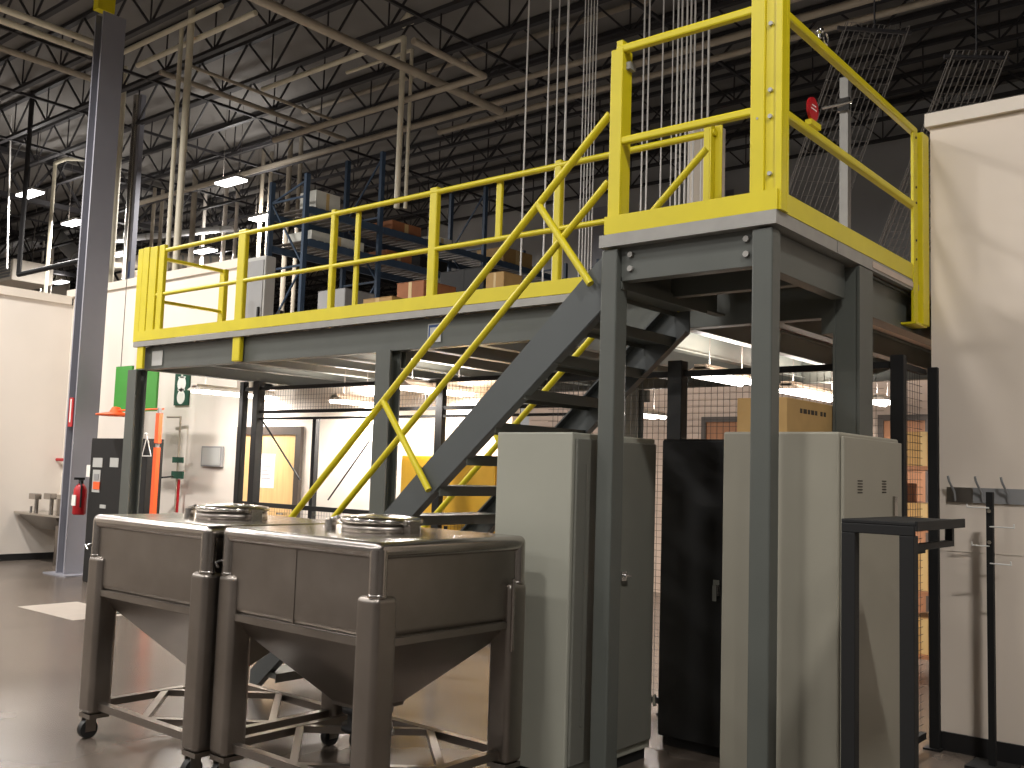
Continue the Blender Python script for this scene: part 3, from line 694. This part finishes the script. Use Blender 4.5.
# fire extinguisher on column
q = ony(80,498,6.5)
o = thing('fire_extinguisher', 'red fire extinguisher hanging on the tall grey building column', 'fire extinguisher', (q.x,6.5,q.z-.25))
X_, Y_, Z_ = q.x, 6.5, q.z-.22
MB().lathe((X_,Y_,Z_),[(0,0),(.07,0),(.085,.02),(.085,.33),(.06,.38),(.03,.41),(0,.41)],20).build('cylinder', RED, o)
MB().lathe((X_,Y_,Z_),[(0,.41),(.03,.41),(.03,.46),(0,.46)],12).box((X_-.02,Y_-.09,Z_+.46),(X_+.02,Y_+.04,Z_+.49)).build('valve', BLACK, o)
MB().box((X_-.05,Y_-.088,Z_+.12),(X_+.05,Y_-.078,Z_+.26)).build('label_sticker', PAPER, o)
MB().path([(X_+.02,Y_-.03,Z_+.45),(X_+.1,Y_-.04,Z_+.38),(X_+.1,Y_-.04,Z_+.1)],.012).build('hose', BLACK, o)
o2 = thing('sign_tag', 'small white and red tag above the fire extinguisher', 'tag', (X_,6.59,Z_+.55))
MB().box((X_-.05,6.585,Z_+.5),(X_+.05,6.598,Z_+.66)).build('plate', PAPER, o2)
# red pipe on left wall
a = ony(41,459,WY-.08); b = ony(64,459,WY-.08)
single('red_pipe', MB().tube((a.x,WY-.08,a.z),(b.x+.6,WY-.08,a.z),.025), RED, 'short red pipe running along the white wall left of the column', 'pipe')
# wash sink
o = thing('wash_sink', 'stainless wall wash sink with two faucets at far left', 'sink', (-15,7.1,0))
SZ = ony(30,512,7.0).z
MB().box((LX+.02,6.9,SZ-.03),(-14.05,WY-.02,SZ)).box((LX+.02,WY-.05,SZ),(-14.05,WY-.02,SZ+.25)).build('basin_top', STAINB, o)
vs = [(LX+.1,6.93,SZ-.03),(-14.3,6.93,SZ-.03),(-14.3,WY-.05,SZ-.03),(LX+.1,WY-.05,SZ-.03),(LX+.1,7.2,.5),(-14.6,7.2,.5),(-14.6,WY-.05,.5),(LX+.1,WY-.05,.5)]
MB().add(vs,[(0,3,2,1),(4,5,6,7),(0,1,5,4),(1,2,6,5),(2,3,7,6),(3,0,4,7)]).build('basin', STAIND, o)
MB().box((-14.62,7.1,0),(-14.2,7.4,.98)).build('pedestal', STAIND, o)
for px in (36,51):
    q = ony(px,498,7.1)
    f_ = MB().tube((q.x+.03,7.1,SZ),(q.x+.03,7.1,q.z+.05),.03).box((q.x-.14,7.05,q.z-.02),(q.x+.08,7.15,q.z+.07)).build('faucet', STAIN, o, bevel=.01)
q = ony(31,508,7.1); MB().tube((q.x,7.1,SZ),(q.x,7.1,SZ+.08),.02).build('soap_tap', CHROME, o)
q = ony(64,488,7.45)
single('soap_dispenser', MB().box((q.x-.09,WY-.12,q.z-.12),(q.x+.07,WY-.005,q.z+.1)).box((q.x-.07,WY-.14,q.z-.16),(q.x+.05,WY-.05,q.z-.12)), BLACK, 'small black dispenser on the wall above the sink', 'dispenser', bevel=.01)
# ================================================================== LIGHT FIXTURES
def strip(px0, py0, px1, py1, x=None, z=None, label='', L=None, power=40, w=.3):
    a = onx(px0,py0,x) if x is not None else onz(px0,py0,z); b = onx(px1,py1,x) if x is not None else onz(px1,py1,z)
    x_ = (a.x+b.x)/2; z_ = (a.z+b.z)/2; ya, yb = min(a.y,b.y), max(a.y,b.y)
    t = thing('strip_light', label, 'light', (x_,(ya+yb)/2,z_), 'fluorescent strip lights under the mezzanine')
    MB().box((x_-.05,ya,z_+.03),(x_+.05,yb,z_+.07)).add([(x_-.05,ya,z_+.05),(x_+.05,ya,z_+.05),(x_+w/2,ya,z_+.0),(x_-w/2,ya,z_+.0),(x_-.05,yb,z_+.05),(x_+.05,yb,z_+.05),(x_+w/2,yb,z_+.0),(x_-w/2,yb,z_+.0)],
        [(0,1,2,3),(7,6,5,4),(0,4,5,1),(1,5,6,2),(3,7,4,0)]).build('housing', WHITE, t)
    for s_ in (-1,1): MB().tube((x_+s_*.07,ya+.02,z_-.005),(x_+s_*.07,yb-.02,z_-.005),.026,10).build('tube', LAMP, t)
    m = MB()
    for y_ in (ya+.15,yb-.15): m.tube((x_,y_,z_+.07),(x_,y_,2.78),.004,5)
    m.build('hanger', WIRED, t)
    ld_ = bpy.data.lights.new('lamp','AREA'); ld_.shape='RECTANGLE'; ld_.size=.12; ld_.size_y=(yb-ya)-.05; ld_.energy=power; ld_.color=(1,.93,.86)
    lo = bpy.data.objects.new('strip_lamp', ld_); COL.objects.link(lo); lo.location=(x_,(ya+yb)/2,z_-.045)
    l2 = ld_.copy(); l2.energy = power*.5; l2.size = .1; lo2 = bpy.data.objects.new('strip_lamp_up', l2); COL.objects.link(lo2); lo2.location=(x_,(ya+yb)/2,z_+.085); lo2.rotation_euler=(math.pi,0,0)
    return t
strip(700,372,750,384,x=-3.7,label='bright fluorescent strip light behind the black cage post, left of the landing leg',power=60)
strip(786,388,838,400,x=-3.7,label='bright fluorescent strip light above the cardboard box',power=60)
strip(872,400,892,404,x=-3.7,label='fluorescent strip light end seen right of the second platform column',power=40)
strip(399,386,470,394,z=2.38,label='fluorescent strip light between the yellow stair handrails, the upper one',power=60)
strip(408,409,464,415,z=2.3,label='fluorescent strip light between the yellow stair handrails, the lower one',power=60)
strip(626,412,655,417,z=2.3,label='fluorescent strip light seen above the grey cabinet through the mesh',power=40)
# light above the wall left of the cage
a = ony(194,389,7.2)
t = strip(194,389,283,399,x=ony(238,392,7.1).x,label='fluorescent strip light left of the cage posts near the white wall',power=45)
strip(330,400,380,404,z=2.32,label='fluorescent strip light behind the middle mezzanine column',power=60)
def highbay(x, y, z, label, power=260, group='high bay ceiling lights'):
    t = thing('high_bay_light', label, 'light', (x,y,z), group)
    MB().box((x-.4,y-.16,z+.04),(x+.4,y+.16,z+.09)).box((x-.25,y-.1,z+.09),(x+.25,y+.1,z+.13)).build('housing', PLATE, t, bevel=.01)
    MB().box((x-.38,y-.14,z+.0),(x+.38,y+.14,z+.04)).build('diffuser', LAMPH, t)
    m = MB()
    for s_ in (-.3,.3): m.tube((x+s_,y,z+.09),(x+s_,y,ROOF-.02),.005,5)
    m.build('hanger', WIRED, t)
    l_ = bpy.data.lights.new('lamp','AREA'); l_.shape='RECTANGLE'; l_.size=.76; l_.size_y=.28; l_.energy=power; l_.color=(1,.96,.92)
    lo = bpy.data.objects.new('high_bay_lamp', l_); COL.objects.link(lo); lo.location=(x,y,z-.03)
    if x < -12 and y > 3:
        l2 = l_.copy(); l2.energy = power*.07; l2.size=.5; l2.size_y=.2; lo2 = bpy.data.objects.new('high_bay_uplight', l2); COL.objects.link(lo2); lo2.location=(x,y,z+.14); lo2.rotation_euler=(math.pi,0,0)
HB = []
q = onz(231,183,7.5); highbay(q.x,q.y,7.5,'bright high bay light hanging above the left end of the mezzanine, nearest one',300)
q = onz(263,219,7.4); highbay(q.x,q.y,7.4,'high bay light just above the left part of the yellow top rail',300)
q = onz(30,195,7.4); highbay(q.x,q.y,7.4,'high bay light at the far left edge beyond the white wall',300)
q = onz(74,224,7.4); highbay(q.x,q.y,7.4,'high bay light left of the tall grey building column',300)
q = onz(120,255,7.4); highbay(q.x,q.y,7.4,'high bay light seen low between the building column and the mezzanine',300)
q = onz(205,252,7.4); highbay(q.x,q.y,7.4,'high bay light far back above the end guard rail',300)
# lights above the part of the hall out of the frame
for x, y, pw in ((-13.5,3.5,520),(-8.5,1,300),(-3.5,-1,230),(-17,-2,420),(-10,-5,250),(1.5,1.5,330),(-22,2,420),(-4,-7,180),(-29,5,300),(-16,-8,250),(5,-5,200)):
    highbay(x,y,7.4,'high bay light above the open floor in front of the hoppers, out of the picture',pw)
# ================================================================== OVERHEAD PIPES
def pipe(pts, r, label, m_=PIPE, cat='pipe', name='overhead_pipe', group=None, n=10):
    m = MB().path([Vector(p) for p in pts], r, n)
    m_obj = single(name, m, m_, label, cat, group)
    # fittings at the bends
    return m_obj
y = 9.8
A = ony(262,97,10.3); B = ony(404,38,10.3); D = ony(398,208,10.3)
pipe([(A.x,10.3,B.z),(B.x,10.3,B.z),(B.x,10.3,D.z)], .045, 'beige pipe turning straight down behind the middle of the mezzanine rail')
B2 = ony(412,50,10.8); D2 = ony(408,208,10.8)
pipe([(B2.x-1.6,10.8,B2.z),(B2.x,10.8,B2.z),(B2.x,10.8,D2.z)], .03, 'thinner beige pipe dropping just right of the bent one')
A = onz(380,55,7.6); B = onz(500,112,7.6); xx = (A.x+B.x)/2
pipe([(xx,-2,7.6),(xx,B.y,7.6)], .068, 'thick grey pipe running diagonally across the roof toward the back', PIPED)
A = ony(256,150,10); B = ony(512,91,10); 
pipe([(-24,13,8.2),(3,13,8.2)], .06, 'long dusty pipe crossing behind the hanging cables', PIPED)
pipe([(-13,13.2,ony(512,113,13.2).z),(2,13.2,ony(512,113,13.2).z)], .05, 'slim grey pipe below the long dusty pipe behind the cables', PIPED)
A = ony(420,34,14); B = ony(484,76,14)
E1 = onx(484,76,-9.4); E0 = onx(414,26,-9.4); 
pipe([(E0.x,E0.y,E1.z),(E1.x,E1.y,E1.z),(E1.x-5,E1.y,E1.z)], .05, 'pale bent conduit near the top centre of the roof', PIPED)
q = ony(411,0,11); pipe([(q.x,11,ROOF-.3),(q.x,11,ony(411,14,11).z),(q.x-.25,11.05,ony(400,24,11).z)], .07, 'short white elbow pipe coming down at the top centre')
E1 = ony(476,98,12.6); pipe([(E1.x,12.6,8.1),(E1.x,12.6,E1.z+.1),(3,12.6,E1.z+.1)], .05, 'brown pipe with a short drop above the long dusty pipe', PIPED)
# left group
a = ony(128,26,9.5); b = ony(116,262,9.5)
pipe([(a.x,9.5,a.z),(a.x,9.5,0)], .055, 'slim beige vertical pipe just right of the tall grey column')
for px,r,lab in ((183,.036,'slimmer vertical beige pipe left of the thick beige riser'),(192,.056,'thick beige vertical riser behind the left end guard rail')):
    a = ony(px,10,8.4); top = ROOF-.1 if px > 190 else ony(181,25,8.4).z
    pipe([(a.x,8.4,top),(a.x,8.4,0)], r, lab)
q = ony(181,25,8.35)
pipe([(ony(120,52,8.35).x,8.35,q.z),(ony(222,0,8.35).x,8.35,q.z)], .045, 'beige pipe rising along the roof from the column to the risers, upper of two')
q2 = ony(127,60,8.35)
pipe([(q2.x,8.55,q2.z-.03),(ony(245,0,8.35).x,8.55,q2.z-.03)], .045, 'beige pipe rising along the roof from the column to the risers, lower of two')
# chrome riser with blue side
a = ony(136,120,10.2)
c = thing('chrome_riser', 'shiny metal riser duct with a blue lower part beside the tall column', 'duct', (a.x,10.2,0))
MB().tube((a.x,10.2,0),(a.x,10.2,ROOF-.2),.08,16).build('tube', STAINB, c)
MB().box((a.x+.06,10.2,3.0),(a.x+.17,10.3,ROOF-.2)).build('channel', COLP, c)
MB().box((a.x+.055,10.19,3.0),(a.x+.165,10.199,5.6)).build('blue_face', BLUE, c)
# far-left Y-parallel pipes
for (py0, py1, r, lab) in ((8,42,.048,'upper of two parallel beige pipes at the top left corner'),(20,54,.048,'lower of two parallel beige pipes at the top left corner')):
    A = onz(0,py0,7.8); A2 = onz(100,py0+38,7.8); pipe([(A.x,-4,7.8),(A.x,A2.y,7.8)], r, lab)
A = onz(0,48,7.9); pipe([(A.x,2,7.9),(A.x,onz(100,84,7.9).y,7.9)], .05, 'dusty beige pipe below the parallel pair at upper left', PIPED)
for (pa, pb, r_, lab) in (((160,72),(300,152),.045,'dusty pipe running back under the roof right of the beige risers'),((190,66),(330,120),.03,'thin dusty conduit running back between the risers and the bent pipe')):
    A = onz(*pa,8.0); B = onz(*pb,8.0); pipe([(A.x,A.y,8.0),(A.x,B.y,8.0)], r_, lab, PIPED)
# dark drop pipe at far left: down then right
a = ony(42,50,9); b = ony(24,275,9); c2 = ony(76,284,9)
pipe([(ony(36,50,9).x,9,ROOF-.02),(ony(36,50,9).x,9,ony(26,273,9).z),(ony(95,285,9).x,9,ony(26,273,9).z)], .05, 'black pipe dropping then turning right above the white wall at far left', CABLE, n=10)
pipe([ony(13,40,9.4),ony(2,270,9.4)+Vector((.25,0,0))], .02, 'thin white hanging rod at the far left edge', WIREM)
for px, lab in ((54,'first'),(66,'second')):
    pass
q = ony(50,165,11)
pipe([(ony(45,300,11).x,11,0),(ony(45,300,11).x,11,q.z),(ony(66,165,11).x,11,q.z),(ony(90,185,11).x,12,q.z)], .045, 'beige bent pipe standing above the white wall left of the column')
# rising pipes behind racks  (two verticals 295/303 etc)
for px,yt,r,lab in ((292,118,.06,'left vertical pipe of the group rising behind the rack end'),(303,112,.05,'right vertical pipe of the group rising behind the rack end'),(264,150,.05,'vertical pipe behind the pale light, left of the racks'),(272,152,.045,'thin vertical pipe close left of the rack end frame'),(196,170,.07,'grey vertical pipe right of the thick beige riser'),(155,188,.05,'faint vertical pipe between chrome riser and beige risers'),(163,190,.05,'second faint vertical pipe next to the beige risers')):
    a = ony(px,yt,14); pipe([(a.x,14,min(a.z,ROOF-.1)),(a.x,14,0)], r, lab, PIPED)
a = ony(303,112,12.9); pipe([(a.x,12.9,a.z),(a.x+9,12.9,a.z)], .05, 'horizontal branch pipe starting above the rack end', PIPED)
# hung ducts and units beyond the white room at left
def duct(a, b, r_, label, bands=5, m_=DUCT):
    a = Vector(a); b = Vector(b); d1 = thing('round_duct', label, 'duct', (a+b)/2)
    MB().tube(a,b,r_,24).build('duct_body', m_, d1)
    dd = (b-a).normalized()
    for k in range(bands):
        p_ = a.lerp(b,(k+.5)/bands); MB().tube(p_-dd*.03,p_+dd*.03,r_*1.06,24).build('joint_band', PLATE, d1)
    for k in (.2,.8):
        p_ = a.lerp(b,k); MB().tube(p_+Vector((0,0,r_)),Vector((p_.x,p_.y,ROOF-.02)),.008,5).build('hanger_rod', WIRED, d1)
duct(ony(-30,268,14), ony(104,190,17), .13, 'slim pale duct rising behind the upper part of the tall column')
duct(ony(-30,262,16), ony(40,238,16), .30, 'fat pale duct at the far left edge above the white wall')
duct(ony(50,228,15.5), ony(110,292,15.5), .24, 'grey duct sloping down behind the tall column')
duct(ony(112,262,14.5), ony(250,262,18), .2, 'bright level duct behind the chrome riser', m_=TRIMC)
duct(ony(112,240,14), ony(235,228,15.5), .09, 'pale duct above the level one behind the beige risers')
def unit(px0, px1, py0, py1, y_, label, m_=TRIMC):
    a = ony(px0,py1,y_); b = ony(px1,py0,y_)
    e = thing('air_handler', label, 'machine', ((a.x+b.x)/2,y_,a.z))
    MB().box((a.x,y_-.6,a.z),(b.x,y_+.6,b.z)).build('housing', m_, e, bevel=.03)
    m = MB()
    for s1 in (a.x+.1,b.x-.1): m.tube((s1,y_,b.z),(s1,y_,ROOF-.02),.012,6)
    m.build('hanger_rods', WIRED, e)
    m = MB()
    for k in range(6): m.box((a.x+.1,y_-.62,a.z+.1+k*(b.z-a.z)/7),(b.x-.1,y_-.6,a.z+.16+k*(b.z-a.z)/7))
    m.build('louvre', GREY, e)
unit(-6,34,262,291,13,'white hung unit at the far left edge above the wall trim')
unit(40,60,232,300,19,'narrow pale unit left of the tall column')
unit(112,128,258,300,19,'small white unit between tall column and chrome riser')
unit(146,176,236,270,19.5,'distant pale unit behind the beige risers')
for px0, py0, y_, lab in ((88,229,17,'high bay light beside the left edge of the tall column'),(122,240,18,'high bay light just right of the tall column'),(60,283,16,'high bay light low near the white wall trim at left'),(150,262,20,'high bay light between chrome riser and beige risers'),(222,262,18.5,'high bay light furthest back above the end rail')):
    q = ony(px0,py0,y_); highbay(q.x,q.y,q.z,lab,130)
for px, yt, r_, lab in ((4,150,.04,'thin white vertical rod at the very left edge'),(14,145,.05,'second white vertical pipe from the left edge'),(50,160,.035,'thin white vertical pipe left of the tall column'),(60,150,.05,'pale vertical pipe near the black drop pipe'),(206,190,.05,'white vertical pipe left of the bright lamp'),(238,190,.05,'white vertical pipe just right of the bright lamp'),(226,200,.06,'bright vertical pipe below the bright lamp')):
    a = ony(px,yt,15.5); pipe([(a.x,15.5,ROOF-.02),(a.x,15.5,0)], r_, lab, WHITE)
# ================================================================== HANGING CABLES
CG = 'thin hanging wires above the mezzanine'
k = 0
cab = []
for px, r in ((526,.010),(548,.010),(557,.008),(566,.013),(583,.006),(586,.006),(589,.006),(592,.006),(595,.006),(643,.009),(648,.009),(662,.008),(672,.006),(677,.010),(681,.010),(686,.010),(690,.010),(694,.010),(702,.008),(708,.012)):
    p_ = ony(px,100,8.7+.02*(k%3)); k += 1
    o = MB().tube((0,0,2.9),(0,0,ROOF-.02),r,6).build('hanging_wire', WIREM); o.location = (p_.x,p_.y,o.location.z)
    if px < 560: lab, g = 'pale thin wire hanging from the roof left of the bright wire', CG+' left'
    elif px == 566: lab, g = 'brightest single wire hanging beside the crossing of the stair handrails', None
    elif px < 600: lab, g = 'fine wire in the tight bundle left of the landing post', CG+' bundle'
    elif px < 665: lab, g = 'pale wire hanging just right of the landing left post', CG+' landing'
    else: lab, g = 'pale cable in the bright cluster before the white panel', CG+' cluster'
    tag(o, lab, 'cable', g)
a = ony(688,130,9.0); b = ony(711,205,9.0)
o = thing('upright_cabinet', 'white upright panel cabinet behind the cable cluster on the platform', 'panel', (a.x,9.1,ZD))
MB().box((a.x,9.0,ZD+.1),(b.x+.05,9.2,a.z)).build('face', TRIMC, o); MB().box((a.x+.03,9.02,ZD+.001),(b.x,9.18,ZD+.1)).build('base', COLP, o)
m = MB()
for k in range(7): m.box((a.x,8.995,3.0+k*.16),(b.x+.05,9.0,3.006+k*.16))
m.build('seams', GREY, o)
# ---- wire mesh trays (sloping ladders of wire)
def tray(p00, p10, p01, nw, nr, r, label):
    """p00-p10 bottom edge, p00-p01 upward edge"""
    p00 = Vector(p00); e = Vector(p10)-p00; u = Vector(p01)-p00
    t = thing('wire_cable_tray', label, 'cable tray', p00)
    m = MB()
    nrm = e.cross(u).normalized()*.05
    for i in range(nw+1): m.tube(p00+e*(i/nw), p00+e*(i/nw)+u, r, 5)
    m.build('long_wires', WIRED, t)
    m = MB()
    for j in range(nr+1): m.tube(p00+u*(j/nr), p00+u*(j/nr)+e, r*.5, 4)
    m.build('cross_wires', WIRED, t)
    m = MB()
    for i in (0,nw): m.tube(p00+e*(i/nw)+nrm, p00+e*(i/nw)+u+nrm, r*1.3, 5)
    for j in range(0,nr+1,2):
        for i in (0,nw): m.tube(p00+e*(i/nw)+u*(j/nr), p00+e*(i/nw)+u*(j/nr)+nrm, r, 5)
    m.build('side_wires', WIRED, t)
    m = MB(); m.tube(p00+u*.97+e*-.1,p00+u*.97+e*1.1,.02,8); m.tube(p00+u*.97+e*.5,(p00+u*.97+e*.5)+Vector((0,0,ROOF-.02-(p00+u*.97).z)),.008,6)
    m.build('hanger', JOIST, t)
A = ony(872,262,9.0); B = ony(925,300,9.4); Cc = ony(952,50,8.6)
tray(A, A+Vector((.36,.28,0)), Cc, 9, 26, .0055, 'sloping wire mesh cable tray rising behind the right end post')
A = ony(776,222,8.3); Cc = ony(846,22,8.3)
tray(A, A+Vector((.4,.4,0)), Cc, 11, 14, .004, 'dim wire mesh cable tray behind the landing side rail')
# grey bracket pole behind side rail
a = onx(848,78,-2.6); a = ony(848,78,7.2); b = ony(836,215,7.2)
o = thing('grey_pipe_post', 'grey upright post with a side clamp on the platform behind the landing rail', 'post', (a.x,7.2,ZD))
MB().bar((a.x-.02,7.2,ZD),(a.x-.02,7.2,a.z),.065).build('pole', GALV, o)
q = ony(838,107,7.15); MB().tube((a.x+.05,7.15,q.z+.02),(a.x-.16,7.1,q.z),.014).box((a.x-.06,7.14,q.z-.04),(a.x+.03,7.17,q.z+.06)).build('clamp', CHROME, o)
MB().box((a.x-.1,7.12,ZD),(a.x+.06,7.28,ZD+.01)).build('base', GALV, o)
# ================================================================== PALLET RACKS
RKX = -12.2; RKB = -13.15
def yon(px, x): return onx(px,250,x).y
fr = [yon(305,RKX), yon(380,RKX), yon(485,RKX), yon(558,RKX), yon(600,RKX)]
rk = thing('pallet_rack', 'dark blue pallet rack standing behind the mezzanine loaded with boxes', 'rack', (RKX-.5,12,0))
tops = [onx(305,172,RKX).z, onx(380,150,RKX).z, onx(485,186,RKX).z, 6.3, 6.3]
for y_, tz in zip(fr, tops):
    f_ = MB().box((RKX-.06,y_-.04,0),(RKX,y_+.04,tz)).build('upright', RACKB, rk); MB().box((RKB,y_-.04,0),(RKB+.06,y_+.04,tz)).build('upright', RACKB, rk)
    m = MB(); z = .3; sgn = 0
    while z < tz-.3:
        m.bar((RKB+.04,y_,z),(RKX-.04,y_,z+.0),.03); nz = min(z+1.1,tz-.1)
        m.bar((RKB+.04 if sgn else RKX-.04,y_,z),(RKX-.04 if sgn else RKB+.04,y_,nz),.025); z = nz; sgn ^= 1
    m.build('bracing', RACKB, f_)
zl = [onx(345,250,RKX).z, onx(430,288,RKX).z, 3.3, 1.8]
LV = [onx(400,232,RKX).z, onx(400,262,RKX).z, 3.35, 1.7]
for z in LV:
    for (ya, yb) in ((fr[0],fr[1]),(fr[1],fr[2]),(fr[2],fr[4])):
        MB().box((RKX-.03,ya+.05,z-.11),(RKX+.02,yb-.05,z)).build('beam', RACKB, rk); MB().box((RKB,ya+.05,z-.11),(RKB+.05,yb-.05,z)).build('beam', RACKB, rk)
        m = MB()
        for k in range(int((yb-ya)/.16)): m.box((RKB,ya+.1+k*.16,z),(RKX-.0,ya+.2+k*.16,z+.015))
        m.build('deck_slats', WIRED, rk)
def load(y_, z, w, h, d_, m_, label, cat='box', name='cardboard_box', grp=None):
    t = thing(name, label, cat, (RKX-.4,y_+w/2,z+.015), grp)
    MB().box((RKX-.05-d_,y_,z+.016),(RKX-.05,y_+w,z+.016+h)).build('body', m_, t, bevel=.008)
    MB().box((RKX-.05,y_+w*.42,z+.02),(RKX-.048,y_+w*.55,z+h)).build('tape', TAPE, t)
z = LV[0]
load(fr[0]+.2,z,.5,.3,.4,PLAST,'white wrapped bale on the upper rack shelf at left','bale','wrapped_bale')
load(fr[1]+.3,z,.7,.18,.6,CARD2,'flat reddish box on the upper rack shelf under the beige pipe')
load(fr[1]+1.3,z,.5,.12,.5,PLAST,'flat white packet on the upper rack shelf','packet','white_packet')
load(fr[2]+.6,z,.9,.3,.7,CARD,'tan box on the upper rack shelf at right')
z = LV[1]
load(fr[0]+.15,z,1.1,.16,.6,PLAST,'white sheet stack on the second rack shelf at left','stack','sheet_stack')
load(fr[1]+.2,z,.6,.16,.6,CARD2,'reddish carton on the second rack shelf behind the rail')
load(fr[1]+1.0,z,.7,.2,.6,BLACK,'black bin on the second rack shelf','bin','plastic_bin')
z = LV[2]
load(fr[1]+.1,z,.9,.5,.7,BLACK,'black crate on the third rack shelf','crate','black_crate')
load(fr[1]+1.2,z,1.0,.55,.7,CARD2,'large brown box on the third rack shelf')
load(fr[2]+.3,z,1.2,.6,.7,BLACK,'long black crate on the third rack shelf at right','crate','black_crate')
load(fr[0]+.2,z,.9,.5,.7,GREY,'grey tote on the third rack shelf at left','tote','grey_tote')
# objects on the mezzanine deck
def deckbox(px0, px1, ytop, y_, m_, label, name, cat, d_=.5):
    a = ony(px0,ytop,y_); b = ony(px1,ytop,y_)
    t = thing(name, label, cat, ((a.x+b.x)/2,y_,ZD))
    MB().box((a.x,y_,ZD+.001),(b.x,y_+d_,a.z)).build('body', m_, t, bevel=.01)
    w = b.x-a.x
    MB().box((a.x+w*.44,y_-.002,ZD+.002),(a.x+w*.56,y_,a.z)).build('tape', TAPE if m_ in (CARD,CARD2) else m_, t)
    MB().box((a.x,y_,a.z),(b.x,y_+d_/2-.003,a.z+.006)).box((a.x,y_+d_/2+.003,a.z),(b.x,y_+d_,a.z+.006)).build('lid_flaps', m_, t)
deckbox(397,424,284,7.3,CARD2,'brown cardboard box sitting on the mezzanine deck behind the rail','cardboard_box','box')
deckbox(363,392,300,6.4,CARD,'low tan box on the mezzanine deck behind the toe board','cardboard_box','box',.3)
deckbox(486,504,274,7.6,CARD,'small tan carton on the deck seen between the stair handrails','cardboard_box','box',.3)
deckbox(440,484,273,7.9,BLACK,'black covered crate on the deck beside the thick rail post','black_crate','crate')
deckbox(318,345,292,8.0,GREY,'grey flat tote on the deck left of the brown box','grey_tote','tote')
t = thing('machine_cabinet', 'light grey metal cabinet standing on the left end of the mezzanine', 'cabinet', (-9.3,7.2,ZD))
a = ony(240,260,7.0); b = ony(266,260,7.0)
MB().box((a.x,7.0,ZD+.001),(b.x,7.15,a.z)).build('body', PLATE, t, bevel=.01)
MB().box((a.x+.03,6.99,ZD+.1),(b.x-.03,7.0,a.z-.05)).build('door', GREY, t)
MB().box((b.x-.09,6.97,ZD+.45),(b.x-.06,6.99,ZD+.6)).build('handle', BLACK, t)
a = ony(273,300,6.9)
t = thing('red_jack_stand', 'small red tool base with a leaning black handle on the deck', 'tool', (a.x,6.9,ZD))
MB().box((a.x-.1,6.85,ZD+.001),(a.x+.12,6.98,ZD+.12)).build('base', RED, t, bevel=.02)
MB().bar((a.x,6.9,ZD+.12),(a.x+.16,6.9,ZD+.5),.05).build('handle', BLACK, t)
# bulky white bag near the stair top
a = ony(575,285,6.6)
t = thing('plastic_bag', 'bulging white plastic bag on the deck behind the stair top', 'bag', (a.x,6.7,ZD))
MB().ball((a.x-.12,6.7,ZD+.06),.42,18,.42).ball((a.x+.25,6.75,ZD+.06),.3,16,.4).build('sack', PLAST, t)
# ================================================================== LIGHT / WORLD
w = bpy.data.worlds.new('world'); scn.world = w; w.use_nodes = True
w.node_tree.nodes['Background'].inputs[0].default_value = (.9,.85,.8,1); w.node_tree.nodes['Background'].inputs[1].default_value = .1
